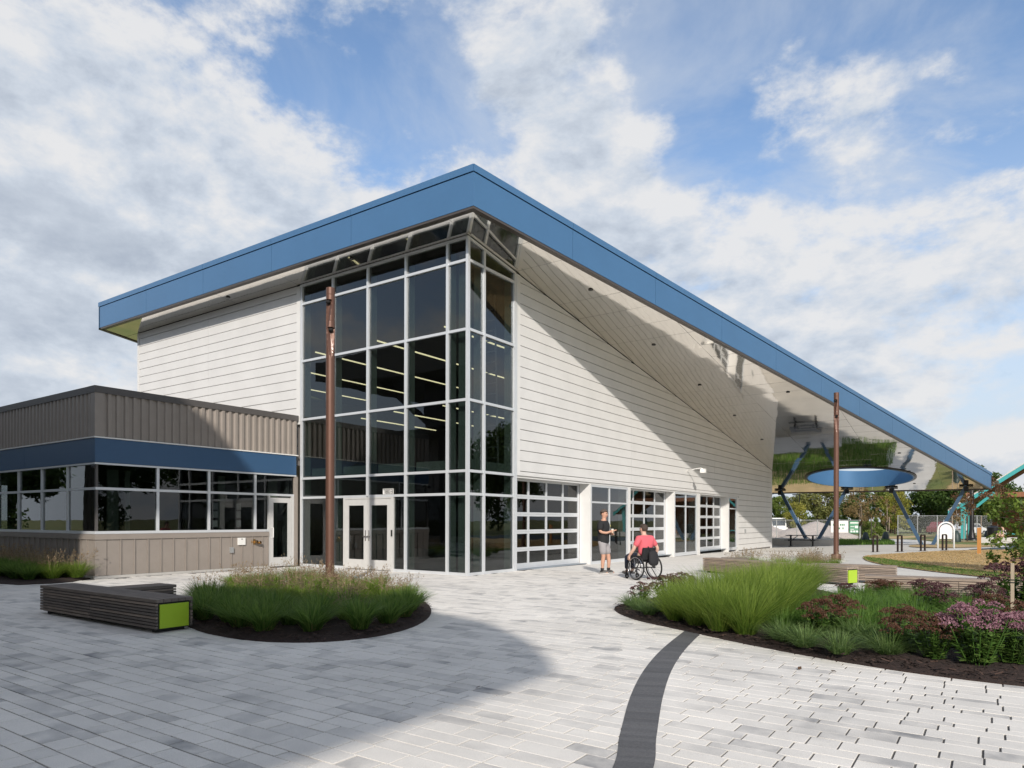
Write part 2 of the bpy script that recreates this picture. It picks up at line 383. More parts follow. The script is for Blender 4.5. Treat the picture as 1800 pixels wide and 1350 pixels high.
def copy_tree(o, parent=None):
    c = o.copy(); col.objects.link(c)
    if parent: c.parent = parent
    for ch in list(o.children): copy_tree(ch, c)
    return c
def gz(x, y):
    """height of the ground: level by the door, falling gently along the long wall"""
    return -0.0088 * min(max(y - 3, 0), 36) * (1 - .85 * min(max(x / 9, 0), 1))
def cam_depth(x, y): return -0.571 * (x - CAM.x) + 0.8209 * (y - CAM.y)
def cam_px(x, y, z=0):
    d = cam_depth(x, y); u = 0.8209 * (x - CAM.x) + 0.571 * (y - CAM.y)
    return 900 + 1213.57 * u / max(d, .01), 913.7 - 1213.57 * (z - CAM.z) / max(d, .01), d

# ================================================================== THE SETTING: ground, lawns, walks
def sheet(name, poly, z, m, kind='structure', step=None, follow=True):
    """flat polygon (x,y) laid z above the ground height"""
    bm = bmesh.new(); vs = [bm.verts.new((x, y, z + (gz(x, y) if follow else 0))) for x, y in poly]; f = bm.faces.new(vs)
    if f.calc_area() and f.normal.z < 0: f.normal_flip()
    bmesh.ops.triangulate(bm, faces=bm.faces[:])
    me = bpy.data.meshes.new(name); bm.to_mesh(me); bm.free(); me.materials.append(MATS[m]); o = link(name, me); tag(o, kind=kind); return o
def grid_ground():
    xs = np.concatenate([np.linspace(-900, -60, 8), np.linspace(-50, 60, 56), np.linspace(80, 900, 8)]); ys = np.concatenate([np.linspace(-900, -60, 8), np.linspace(-50, 140, 96), np.linspace(170, 1200, 8)])
    X, Y = np.meshgrid(xs, ys); Z = np.array([[gz(x, y) - .03 for x in xs] for y in ys])
    V = np.stack([X.ravel(), Y.ravel(), Z.ravel()], 1); nx = len(xs)
    i, j = np.meshgrid(np.arange(nx - 1), np.arange(len(ys) - 1)); a = (j * nx + i).ravel()
    return np_mesh('ground', V, np.stack([a, a + 1, a + 1 + nx, a + nx], 1), 'lawn_green')
tag(link('ground', grid_ground()), 'rough grass ground running to the trees', kind='structure')
# paving base and the concrete walk beyond it
def walk_grid(name, x0, x1, y0, y1, z, m, nx=20, ny=40):
    xs = np.linspace(x0, x1, nx); ys = np.linspace(y0, y1, ny); X, Y = np.meshgrid(xs, ys)
    Z = np.array([[gz(x, y) + z for x in xs] for y in ys]); V = np.stack([X.ravel(), Y.ravel(), Z.ravel()], 1)
    i, j = np.meshgrid(np.arange(nx - 1), np.arange(ny - 1)); a = (j * nx + i).ravel()
    return np_mesh(name, V, np.stack([a, a + 1, a + 1 + nx, a + nx], 1), m)

def paver_far_material():
    m = bpy.data.materials.new('pavers_far'); m.use_nodes = True; t = m.node_tree; L = t.links.new; b = t.nodes['Principled BSDF']; b.inputs['Roughness'].default_value = .85
    tc = t.nodes.new('ShaderNodeTexCoord'); br = t.nodes.new('ShaderNodeTexBrick')
    br.inputs['Scale'].default_value = 1; br.inputs['Brick Width'].default_value = .42; br.inputs['Row Height'].default_value = .19; br.inputs['Mortar Size'].default_value = .004; br.inputs['Bias'].default_value = -.55
    br.inputs['Color1'].default_value = (.71, .685, .645, 1); br.inputs['Color2'].default_value = (.54, .53, .51, 1); br.inputs['Mortar'].default_value = (.42, .41, .39, 1); br.offset = .37
    L(tc.outputs['Object'], br.inputs['Vector']); no = t.nodes.new('ShaderNodeTexNoise'); no.inputs['Scale'].default_value = 1.2; no.inputs['Detail'].default_value = 6; L(tc.outputs['Object'], no.inputs['Vector'])
    mr = t.nodes.new('ShaderNodeMapRange'); mr.inputs['To Min'].default_value = .85; mr.inputs['To Max'].default_value = 1.12; L(no.outputs['Fac'], mr.inputs['Value'])
    hs = t.nodes.new('ShaderNodeHueSaturation'); L(br.outputs['Color'], hs.inputs['Color']); L(mr.outputs[0], hs.inputs['Value']); L(hs.outputs[0], b.inputs['Base Color']); MATS['pavers_far'] = m
paver_far_material()
def paver_material():
    m = bpy.data.materials.new('paver'); m.use_nodes = True; t = m.node_tree; L = t.links.new; b = t.nodes['Principled BSDF']; b.inputs['Roughness'].default_value = .82; b.inputs['Specular IOR Level'].default_value = .35
    tc = t.nodes.new('ShaderNodeTexCoord'); at = t.nodes.new('ShaderNodeAttribute'); at.attribute_name = 'shade'
    n1 = t.nodes.new('ShaderNodeTexNoise'); n1.inputs['Scale'].default_value = 3.2; n1.inputs['Detail'].default_value = 3; L(tc.outputs['Object'], n1.inputs['Vector'])
    n2 = t.nodes.new('ShaderNodeTexNoise'); n2.inputs['Scale'].default_value = 170; n2.inputs['Detail'].default_value = 3; L(tc.outputs['Object'], n2.inputs['Vector'])
    # blended dark pigment clouds, stronger on some stones (shade)
    mr = t.nodes.new('ShaderNodeMapRange'); mr.inputs['From Min'].default_value = .38; mr.inputs['From Max'].default_value = .66; L(n1.outputs['Fac'], mr.inputs['Value'])
    mu = t.nodes.new('ShaderNodeMath'); mu.operation = 'MULTIPLY'; L(mr.outputs[0], mu.inputs[0]); L(at.outputs['Fac'], mu.inputs[1])
    ad = t.nodes.new('ShaderNodeMath'); ad.operation = 'MULTIPLY_ADD'; L(at.outputs['Fac'], ad.inputs[0]); ad.inputs[1].default_value = .22; L(mu.outputs[0], ad.inputs[2])
    mx = t.nodes.new('ShaderNodeMix'); mx.data_type = 'RGBA'; mx.inputs['A'].default_value = (.745, .71, .66, 1); mx.inputs['B'].default_value = (.26, .26, .265, 1); L(ad.outputs[0], mx.inputs['Factor'])
    sp = t.nodes.new('ShaderNodeMapRange'); sp.inputs['From Min'].default_value = .3; sp.inputs['From Max'].default_value = .7; sp.inputs['To Min'].default_value = .84; sp.inputs['To Max'].default_value = 1.10; L(n2.outputs['Fac'], sp.inputs['Value'])
    n3 = t.nodes.new('ShaderNodeTexNoise'); n3.inputs['Scale'].default_value = .7; n3.inputs['Detail'].default_value = 7; n3.inputs['Roughness'].default_value = .65; L(tc.outputs['Object'], n3.inputs['Vector'])
    st_ = t.nodes.new('ShaderNodeMapRange'); st_.inputs['From Min'].default_value = .36; st_.inputs['From Max'].default_value = .62; st_.inputs['To Min'].default_value = .86; st_.inputs['To Max'].default_value = 1.03; L(n3.outputs['Fac'], st_.inputs['Value'])
    sm = t.nodes.new('ShaderNodeMath'); sm.operation = 'MULTIPLY'; L(sp.outputs[0], sm.inputs[0]); L(st_.outputs[0], sm.inputs[1])
    hs = t.nodes.new('ShaderNodeHueSaturation'); L(mx.outputs['Result'], hs.inputs['Color']); L(sm.outputs[0], hs.inputs['Value']); L(hs.outputs[0], b.inputs['Base Color'])
    bp = t.nodes.new('ShaderNodeBump'); bp.inputs['Strength'].default_value = .25; bp.inputs['Distance'].default_value = .004; L(n2.outputs['Fac'], bp.inputs['Height']); L(bp.outputs[0], b.inputs['Normal']); MATS['paver'] = m
paver_material()
tag(link('plaza', walk_grid('plaza', -30, 13.5, -40, 24, -.012, 'pavers_far', 24, 44)), kind='structure')
# island and bed outlines
ISL_C = (1.4, -6.3); ISL_A = (4.05, 2.02); ISL_D = (.8211, -.5708)
def isl(a, b): return (ISL_C[0] + ISL_D[0] * a - ISL_D[1] * b, ISL_C[1] + ISL_D[1] * a + ISL_D[0] * b)
def in_isl(x, y, k=1.0):
    dx, dy = x - ISL_C[0], y - ISL_C[1]; a = dx * ISL_D[0] + dy * ISL_D[1]; b = -dx * ISL_D[1] + dy * ISL_D[0]
    return (a / ISL_A[0]) ** 2 + (b / ISL_A[1]) ** 2 < k
ISLAND = [isl(ISL_A[0] * math.cos(t), ISL_A[1] * math.sin(t)) for t in np.linspace(0, 2 * math.pi, 72, endpoint=False)]
def smooth_poly(pts, n=2):
    for _ in range(n):
        q = []
        for i, p in enumerate(pts):
            r_ = pts[(i + 1) % len(pts)]; q += [(p[0] * .75 + r_[0] * .25, p[1] * .75 + r_[1] * .25), (p[0] * .25 + r_[0] * .75, p[1] * .25 + r_[1] * .75)]
        pts = q
    return pts
BED = smooth_poly([(6.0, -3.55), (6.35, -4.2), (7.0, -4.83), (7.55, -5.12), (8.1, -5.42), (8.9, -5.87), (9.8, -6.25), (10.7, -6.52), (11.8, -6.55), (13.4, -6.3), (14.5, -5.0), (14.5, .6), (12.2, .3), (9.4, -.1), (8.3, 1.6), (6.6, 2.4), (6.05, 1.2), (6.05, -1.6), (5.97, -2.9)])
def inside(poly, x, y):
    c = False; n = len(poly); j = n - 1
    for i in range(n):
        xi, yi = poly[i]; xj, yj = poly[j]
        if (yi > y) != (yj > y) and x < (xj - xi) * (y - yi) / (yj - yi) + xi: c = not c
        j = i
    return c
LEFTBED = [(-22, -8.6), (-7.3, -8.05), (-6.5, -7.85), (-6.25, -7.3), (-6.35, -6.8), (-7.05, -6.1), (-22, -6.1)]
def mound(name, poly, h, edge=.35, step=.12):
    """a bed of mulch: clean edge 12 mm above the pavers, rising gently inside"""
    xs = [p[0] for p in poly]; ys = [p[1] for p in poly]
    bm = bmesh.new(); P = np.array(poly); A_ = P; B_ = np.roll(P, -1, 0)
    def dist(x, y):
        d = B_ - A_; t = np.clip((((x - A_[:, 0]) * d[:, 0]) + ((y - A_[:, 1]) * d[:, 1])) / ((d ** 2).sum(1) + 1e-9), 0, 1)
        return np.sqrt((A_[:, 0] + t * d[:, 0] - x) ** 2 + (A_[:, 1] + t * d[:, 1] - y) ** 2).min()
    pts = []; rimn = len(poly)
    for x, y in poly: pts.append((x, y, .012))
    for x in np.arange(min(xs), max(xs), step):
        for y in np.arange(min(ys), max(ys), step):
            xx = x + random.uniform(-.3, .3) * step; yy = y + random.uniform(-.3, .3) * step
            if inside(poly, xx, yy):
                d = dist(xx, yy)
                if d > step * .55: pts.append((xx, yy, .014 + h * min(1, d / edge) + random.uniform(-.008, .012)))
    import mathutils.geometry as G
    vv, ee, ff, *_ = G.delaunay_2d_cdt([Vector(p[:2]) for p in pts], [(i, (i + 1) % rimn) for i in range(rimn)], [], 1, 1e-4)
    zs = {}; 
    pa = np.array(pts)
    V = []
    for v in vv:
        i = np.argmin((pa[:, 0] - v.x) ** 2 + (pa[:, 1] - v.y) ** 2); V.append((v.x, v.y, pa[i, 2]))
    n = len(V); m = MB(); m.v = V; m.f = [tuple(f) for f in ff]; m.sh = [0] * len(m.f)
    # skirt
    rim = [i for i in range(n) if V[i][2] < .0125]
    base = len(m.v)
    for i in range(rimn):
        a = poly[i]; b = poly[(i + 1) % rimn]; k = len(m.v); m.v += [(a[0], a[1], .012), (b[0], b[1], .012), (b[0], b[1], -.03), (a[0], a[1], -.03)]; m.f.append((k, k + 3, k + 2, k + 1)); m.sh.append(0)
    o = m.build(name, 'mulch'); tag(o, kind='structure'); return o
mound('planting_island', ISLAND, .06); mound('planting_bed', BED, .07, step=.16); mound('planting_strip', LEFTBED, .05, step=.3)
def chips(poly, n, name, near=None):
    xs = [p[0] for p in poly]; ys = [p[1] for p in poly]; V = []; F = []; S = []
    while len(F) < n:
        x = random.uniform(min(xs), max(xs)); y = random.uniform(min(ys), max(ys))
        if not inside(poly, x, y) or (near and not near(x, y)): continue
        a = random.uniform(0, 6.28); l = random.uniform(.012, .04); w = random.uniform(.004, .011); t = random.uniform(-.35, .35); z = .05 + random.uniform(-.015, .04)
        u = Vector((math.cos(a), math.sin(a), t)) * l; v = Vector((-math.sin(a), math.cos(a), random.uniform(-.4, .4))) * w; c = Vector((x, y, z)); k = len(V)
        V += [c - u - v, c + u - v, c + u + v, c - u + v]; F.append((k, k + 1, k + 2, k + 3)); S.append(random.random())
    o = link(name, np_mesh(name, np.array([tuple(v) for v in V]), np.array(F), 'mulch_chip', np.array(S))); tag(o, 'dark shredded bark mulch chips lying in the bed', 'mulch', kind='stuff'); return o
chips(ISLAND, 5000, 'mulch_chips', near=lambda x, y: not in_isl(x, y, .45)); chips(BED, 9000, 'mulch_chips', near=lambda x, y: y < -3.2 and x < 12.6)

# ---- pavers: running rows of mixed lengths
def pavers():
    plaza = tag(empty('plaza_paving'), kind='structure')
    rs = random.Random(5); big = []; rest = MB()
    y = -13.2
    while y < 3.0:
        h = rs.choice([.115, .155, .155, .195]); x = -9.5 + rs.uniform(0, .5)
        while x < 13.0:
            l = rs.choice([.195, .235, .31, .31, .39, .47]); cx, cy = x + l / 2, y + h / 2
            px_, py_, d = cam_px(cx, cy)
            if d > 2.5 and -150 < px_ < 1950 and py_ < 1480 and d < 23 and cx > -9.5 and not in_isl(cx, cy, .86) and not (inside(BED, cx - .4, cy + .45) and inside(BED, cx + .4, cy + .4) and inside(BED, cx, cy - .35)) and not (cx < -6.6 and cy > -7.6):
                if not (cx < .0 and cy > -.0):
                    shade = rs.random() ** 3.0 * .62 + (.34 if rs.random() < .07 else 0)
                    g = .0042 if d < 9 and cx < 7.6 else .0028; gx = .0058 if cx < 7.2 else .0064
                    big.append((d, (x + gx, x + l - gx, y + g, y + h - g), shade, rs.uniform(-.0015, .0015), h * l / d ** 3))
            x += l
        y += h
    vis = [b for b in big]
    vis.sort(key=lambda b: -b[4] if b[0] > 3.9 else 0)
    for i, (d, (x0, x1, y0, y1), sh, dz, _) in enumerate(vis):
        if i < 300:
            m = MB(); m.cbox(x0, x1, y0, y1, -.05, dz, .0022, sh); m.sh = [max(sh, .001)] * len(m.sh); m.build('paver', 'paver', plaza)
        else: rest.cbox(x0, x1, y0, y1, -.03, dz, .0022, max(sh, .001))
    o = rest.build('paver_field', 'paver', plaza); o['kind'] = 'stuff'
    return len(big)
NPAV = pavers()
jb = MB(); jb.box(-9.6, 13.2, -13.6, 3.2, -.05, -.0085); tag(jb.build('paving_joints', 'joint_sand'), kind='structure')
def dark_band():
    """curved band of dark narrow setts swinging from the bed to the foreground"""
    root = tag(empty('dark_paver_band'), kind='structure')
    Lp = [(9.75, -11.7), (9.44, -10.5), (9.17, -9.83), (8.77, -8.79), (8.44, -7.75), (8.16, -6.6), (7.90, -5.2)]
    Rp = [(9.95, -11.6), (9.65, -10.4), (9.40, -9.74), (9.01, -8.68), (8.68, -7.65), (8.40, -6.55), (8.15, -5.3)]
    def cr(P, t):
        n = len(P) - 1; i = min(int(t * n), n - 1); f = t * n - i; p = [Vector((*P[max(0, min(n, i + k))], 0)) for k in (-1, 0, 1, 2)]
        return .5 * ((2 * p[1]) + (p[2] - p[0]) * f + (2 * p[0] - 5 * p[1] + 4 * p[2] - p[3]) * f * f + (3 * p[1] - p[0] - 3 * p[2] + p[3]) * f ** 3)
    n = 76
    for k in range(n):
        a, b = (k + .012) / n, (k + .988) / n
        l0, l1, r0, r1 = cr(Lp, a), cr(Lp, b), cr(Rp, a), cr(Rp, b)
        z = .0032 + random.uniform(-.0006, .0006); m = MB()
        m.poly([(r0.x, r0.y, -.02), (r1.x, r1.y, -.02), (l1.x, l1.y, -.02), (l0.x, l0.y, -.02)], (0, 0, .02 + z)); m.sh = [random.uniform(.05, 1)] * len(m.sh); m.build('sett', 'band_dark', root)
dark_band()
# lawn island at the right, its walk, and the far lawns
tag(link('concrete_walk', walk_grid('concrete_walk', -4, 32, 23.6, 38.6, -.004, 'concrete_walk', 30, 20)), kind='structure')
tag(link('concrete_walk', walk_grid('concrete_walk', 4.0, 30, 4.5, 23.7, -.002, 'concrete_walk', 30, 20)), kind='structure')
LAWN = smooth_poly([(6.75, 18.4), (7.3, 14.9), (8.1, 12.3), (9.3, 10.0), (10.7, 8.1), (12.2, 6.6), (18, 3), (30, 3), (30, 31), (12.7, 30.6), (10.2, 28.0), (8.2, 23.3), (7.1, 20.2)])
sheet('lawn', LAWN, .022, 'lawn_dry')
sheet('lawn_edge', smooth_poly([(6.9, 17.6), (7.35, 14.9), (8.15, 12.35), (9.35, 10.05), (10.75, 8.15), (12.25, 6.65), (13.1, 7.2), (11.6, 9.2), (10.0, 11.7), (8.8, 13.9), (7.9, 16)]), .03, 'lawn_green')
sheet('lawn', smooth_poly([(6.9, 37.6), (7.2, 32.5), (8.4, 30.6), (9.6, 31.2), (11, 34), (11.8, 37.5), (9.5, 38.5)], 2), .025, 'lawn_dry')
sheet('play_surface', [(10.2, 29.2), (30, 33), (30, 46), (11.2, 42), (12.3, 36.5)], .01, 'play_surface')
sheet('concrete_walk', smooth_poly([(5.2, 38.4), (8.6, 38.4), (7.6, 46), (5.6, 54), (1, 60), (-1, 59.5), (3.4, 53.5), (4.7, 46)]), .02, 'concrete_walk')
sheet('lawn', [(-20, 44), (3, 44), (2, 56), (-20, 54)], -.01, 'lawn_dry')
sheet('lawn', smooth_poly([(6.5, 54), (9, 46), (12, 46), (26, 52), (26, 80), (0, 74), (3, 60)]), -.005, 'lawn_dry')

# ================================================================== THE BUILDING
SL = 0.1425
def zs(y): return 8.94 - SL * y                                  # underside of the roof
bld = tag(empty('community_building', (0, 0, 0)), 'white sided hall with a huge sloping blue edged roof and glazed corner', 'building')
ROOF = [(-18.1, -.95), (.92, -.95), (11.25, 38.55), (-18.1, 38.55)]
WX0, WX1, WY1 = -16.93, 0.0, 30.4
def roof_deck():
    m = MB(); b = [(x, y, zs(y) + .10) for x, y in ROOF]; t = [(x, y, zs(y) + .98) for x, y in ROOF]
    # inset from the fascia
    c = [(ROOF[0][0] + .12, ROOF[0][1] + .12), (ROOF[1][0] - .12, ROOF[1][1] + .12), (ROOF[2][0] - .15, ROOF[2][1] - .12), (ROOF[3][0] + .12, ROOF[3][1] - .12)]
    m.add([(x, y, zs(y) + .06) for x, y in c] + [(x, y, zs(y) + .95) for x, y in c], [(3, 2, 1, 0), (4, 5, 6, 7), (0, 1, 5, 4), (1, 2, 6, 5), (2, 3, 7, 6), (3, 0, 4, 7)])
    return m.build('roof', 'roof_top', bld)
roof = roof_deck()
HC = (4.45, 33.5); HR = 2.95
hole = MB(); hole.lathe([(HR, 0), (HR, 12)], 64); holeo = hole.build('hole_cutter', 'dark_gap', loc=(HC[0], HC[1], 0))
def cut(o):
    md = o.modifiers.new('b', 'BOOLEAN'); md.operation = 'DIFFERENCE'; md.object = holeo; md.solver = 'EXACT'
    dg = bpy.context.evaluated_depsgraph_get(); me = bpy.data.meshes.new_from_object(o.evaluated_get(dg)); o.modifiers.clear(); o.data = me
cut(roof)
# lining of the round roof opening
lin = MB(); n = 64; vs = []; fs = []
for k in range(n):
    a = 2 * math.pi * k / n
    for rr, dz in ((HR - .02, -.06), (HR + .06, -.06), (HR + .06, 1.0), (HR - .02, 1.0)):
        x = HC[0] + rr * math.cos(a); y = HC[1] + rr * math.sin(a); vs.append((x, y, zs(y) + dz))
for k in range(n):
    for q in range(4): fs.append((k * 4 + q, ((k + 1) % n) * 4 + q, ((k + 1) % n) * 4 + (q + 1) % 4, k * 4 + (q + 1) % 4))
lin.add(vs, fs); lo = lin.build('opening_lining', 'fascia_blue', roof); smooth_by_angle(lo, 40)
rimm = MB(); vs = []; fs = []
for k in range(n):
    a = 2 * math.pi * k / n
    for rr, dz in ((HR + .061, -.02), (HR + .17, -.02), (HR + .17, -.035), (HR + .061, -.035)):
        x = HC[0] + rr * math.cos(a); y = HC[1] + rr * math.sin(a); vs.append((x, y, zs(y) + dz))
for k in range(n):
    for q in range(4): fs.append((k * 4 + q, ((k + 1) % n) * 4 + q, ((k + 1) % n) * 4 + (q + 1) % 4, k * 4 + (q + 1) % 4))
rimm.add(vs, fs); rimm.build('opening_rim', 'fascia_trim', roof)
# fascia panels, coping and bottom trim
def fascia_run(p, q, joints, z_of, nrm):
    """p->q in plan; joints = distances along; nrm outward"""
    P = Vector((*p, 0)); Q = Vector((*q, 0)); Ln = (Q - P).length; d = (Q - P) / Ln; nr = Vector((*nrm, 0)).normalized()
    js = [0] + [j for j in joints if 0 < j < Ln] + [Ln]
    for a, b in zip(js[:-1], js[1:]):
        a2, b2 = a + (.006 if a > 0 else 0), b - (.006 if b < Ln else 0); A_ = P + d * a2; B_ = P + d * b2
        m = MB(); za, zb = z_of(A_), z_of(B_)
        m.poly([(A_.x, A_.y, za + .04), (B_.x, B_.y, zb + .04), (B_.x, B_.y, zb + .855), (A_.x, A_.y, za + .855)], -nr * .05); m.build('fascia_panel', 'fascia_blue', roof)
        m = MB(); o_ = nr * .02
        m.poly([A_ + o_ + Vector((0, 0, za + .88)), B_ + o_ + Vector((0, 0, zb + .88)), B_ + o_ + Vector((0, 0, zb + 1.05)), A_ + o_ + Vector((0, 0, za + 1.05))], -nr * .25); m.build('coping', 'coping_blue', roof)
    m = MB(); za, zb = z_of(P), z_of(Q)
    m.poly([P + Vector((0, 0, za + .028)), Q + Vector((0, 0, zb + .028)), Q - nr * .16 + Vector((0, 0, zb + .028)), P - nr * .16 + Vector((0, 0, za + .028))], (0, 0, -.055)); m.build('drip_trim', 'fascia_trim', roof)
    m = MB(); m.poly([P - nr * .06 + Vector((0, 0, za + .05)), Q - nr * .06 + Vector((0, 0, zb + .05)), Q - nr * .06 + Vector((0, 0, zb + 1.0)), P - nr * .06 + Vector((0, 0, za + 1.0))], -nr * .04); m.build('fascia_backing', 'dark_gap', roof)
zf = lambda v: zs(v.y)
fascia_run(ROOF[0], ROOF[1], [3.67, 7.39, 11.12, 14.69], zf, (0, -1))
dl = (Vector(ROOF[2]) - Vector(ROOF[1])).normalized()
fascia_run(ROOF[1], ROOF[2], [3.43 + 3.65 * k for k in range(11)], zf, (dl.y, -dl.x))
fascia_run(ROOF[2], ROOF[3], [3.65 * k for k in range(1, 9)], zf, (0, 1))
fascia_run(ROOF[3], ROOF[0], [3.65 * k for k in range(1, 12)], zf, (-1, 0))
# mirror-finish soffit panels
def soffit():
    xl = [-18.1, WX0 - .005, -13.5, -10.2, -6.88, -3.68, 0.005, 2.88, 5.85, 8.72, 12.0]
    yl = [-.95, -.004] + [1.0 + 1.2 * k for k in range(25)] + [WY1 + .005] + [31.2 + 1.2 * k for k in range(6)] + [38.55]
    yl = sorted(y for y in yl)
    n_ = Vector((0, SL, 1)).normalized(); rs = random.Random(3)
    for i in range(len(xl) - 1):
        for j in range(len(yl) - 1):
            x0, x1, y0, y1 = xl[i], xl[i + 1], yl[j], yl[j + 1]
            if y1 - y0 < .1: continue
            cx, cy = (x0 + x1) / 2, (y0 + y1) / 2
            if WX0 < cx < WX1 and 0 < cy < WY1: continue
            if cy > 0 and cx < -10.2 and cx > -16.9 and cy > 30.4 and False: continue
            g = .004; poly = [(x0 + g, y0 + g), (x1 - g, y0 + g), (x1 - g, y1 - g), (x0 + g, y1 - g)]
            poly = clip(poly, 0, -1, .95 - .16); poly = clip(poly, -1, 0, 18.1 - .16) if poly else poly
            if poly: poly = clip(poly, dl.y, -dl.x, dl.y * .92 + dl.x * .95 - .16)
            if poly: poly = clip(poly, 0, 1, 38.55 - .16)
            if len(poly) < 3 or area2(poly) < .01: continue
            tx, ty = rs.gauss(0, .0012), rs.gauss(0, .0042)
            m = MB(); m.poly([(x, y, zs(y) + tx * (x - cx) + ty * (y - cy)) for x, y in poly], (0, 0, .012)); o = m.build('soffit_panel', 'soffit_mirror', roof)
            if (cx - HC[0]) ** 2 + (cy - HC[1]) ** 2 < (HR + 2.2) ** 2 and i > 5: cut(o)
soffit()
bpy.data.objects.remove(holeo)
bk = MB(); bk.add([(x, y, zs(y) + .055) for x, y in ((-17.9, -.75), (.75, -.75), (9.0, 30.35), (-17.9, 30.35))], [(0, 1, 2, 3)]); bk.build('soffit_framing', 'dark_gap', roof)
for x, y in [(1.42, 4.09 + 4.68 * k) for k in range(5)] + [(4.4, 15.5), (4.4, 21.5), (7.25, 27.4), (7.3, 32.1), (7.25, 36.0), (-3.9, -.47), (-10, -.47)]:
    m = MB(); m.lathe([(.045, -.004), (.075, -.004), (.075, -.016), (.045, -.016)], 14); m.build('downlight', 'downlight', roof, loc=(x, y, zs(y) - .002))

# ---- siding
def planks(name_wall, plane, lo, hi, z_top, openings, joints, zlo=0.0):
    """horizontal boards on a wall. plane 'B': x=0 along y; 'A': y=0 along x. openings = [(a0,a1,ztop)]"""
    def P(a, z, depth): return (-depth, a, z) if plane == 'B' else (a, depth, z)
    # backing
    back = MB(); poly = [(lo, zlo), (hi, zlo), (hi, z_top(hi) - .01), (lo, z_top(lo) - .01)]
    pieces = []
    if openings:
        a0, a1, zt = openings[0]
        pieces = [[(lo, zt), (a1, zt), (a1, z_top(a1) - .01), (lo, z_top(lo) - .01)], [(a1, zlo), (hi, zlo), (hi, z_top(hi) - .01), (a1, z_top(a1) - .01)]]
    else: pieces = [poly]
    ext = (-.16, 0, 0) if plane == 'B' else (0, .16, 0)
    for pc in pieces: back.poly([P(a, z, .045) for a, z in pc], ext)
    w = back.build(name_wall, 'siding_back', bld)
    k = 0; rs = random.Random(9)
    z0 = 7.1665 - .3048 * 24
    while z0 < 9.2:
        z1 = z0 + .3048
        js = [lo] + joints + [hi]
        for a, b in zip(js[:-1], js[1:]):
            segs = [(a, b, max(z0, zlo))]
            if openings:
                o0, o1, zt = openings[0]
                if z0 < zt:
                    segs = []
                    if z1 > zt + .02: segs.append((a, min(b, o1), zt)) if a < o1 else None
                    if b > o1: segs.append((max(a, o1), b, max(z0, zlo)))
            for sa, sb, sz in segs:
                if sb - sa < .05 or z1 - sz < .05: continue
                g = .0035 if True else 0
                poly = [(sa + g, sz + .004), (sb - g, sz + .004), (sb - g, z1 - .016), (sa + g, z1 - .016)]
                sl = (z_top(10.) - z_top(0.)) / 10.; poly = clip(poly, -sl, 1, z_top(0.) - .02)
                if len(poly) < 3 or area2(poly) < .003: continue
                dz = rs.uniform(0, .003)
                m = MB(); m.poly([P(x, z, dz) for x, z in poly], (-.04, 0, 0) if plane == 'B' else (0, .04, 0)); m.build('siding_plank', 'siding', w)
        z0 = z1
    return w
HEAD = 2.80
wb = planks('siding_wall', 'B', 2.43, 30.4, zs, [(2.1, 23.56, HEAD)], [9.98, 19.6], zlo=-.5)
wa = planks('siding_wall', 'A', WX0 + .12, -6.98, lambda a: 8.94, None, [-11.95], zlo=3.2)
def part(name, m, parent, *boxes, **kw):
    mb = MB()
    for b in boxes: mb.box(*b)
    return mb.build(name, m, parent, **kw)
part('corner_trim', 'trim_white', wb, (-.06, .012, 2.20, 2.425, HEAD, zs(2.2) - .05))
part('corner_trim', 'trim_white', wa, (-6.975, -6.80, -.012, .06, 4.5, 8.9))
part('corner_trim', 'trim_white', wa, (WX0, WX0 + .115, -.012, .12, 3.2, 8.92))
part('end_trim', 'trim_white', wb, (-.2, .002, 30.405, 30.46, -.5, zs(30.45) - .03))
part('head_flashing', 'trim_white', wb, (-.42, .022, 2.2, 23.6, HEAD - .035, HEAD - .002))
part('opening_head', 'trim_white', wb, (-.40, -.02, 2.2, 23.55, HEAD - .10, HEAD - .04))
part('wall_box', 'galv', wb, (.002, .06, 24.6, 24.72, .75, .98))
# other (unseen) walls closing the hall
part('rear_wall', 'siding', bld, (WX0, 0, 30.2, 30.395, -.5, 4.4)); part('side_wall', 'siding', bld, (WX0 - .0, WX0 + .11, .13, 30.19, -.2, 4.55))
part('side_wall_upper', 'siding', bld, (WX0 + .01, WX0 + .10, .13, 16, 4.55, 6.6))
part('lower_wall', 'interior_wall', bld, (WX0 + .15, -7.1, .01, .10, -.1, 3.2))

# ---- curtain wall at the corner
cw = MB(); 
ZR = [0.03, 2.157, 2.765, 4.634, 6.484, 8.299]; ZT = 8.87
XC = [-6.73, -5.26, -3.74, -2.22, -.70, 0]; YC = [0, .70, 2.14]
cwall = part('curtain_wall', 'alum', bld, (-6.80, .0, -.02, .10, 8.86, 8.925))
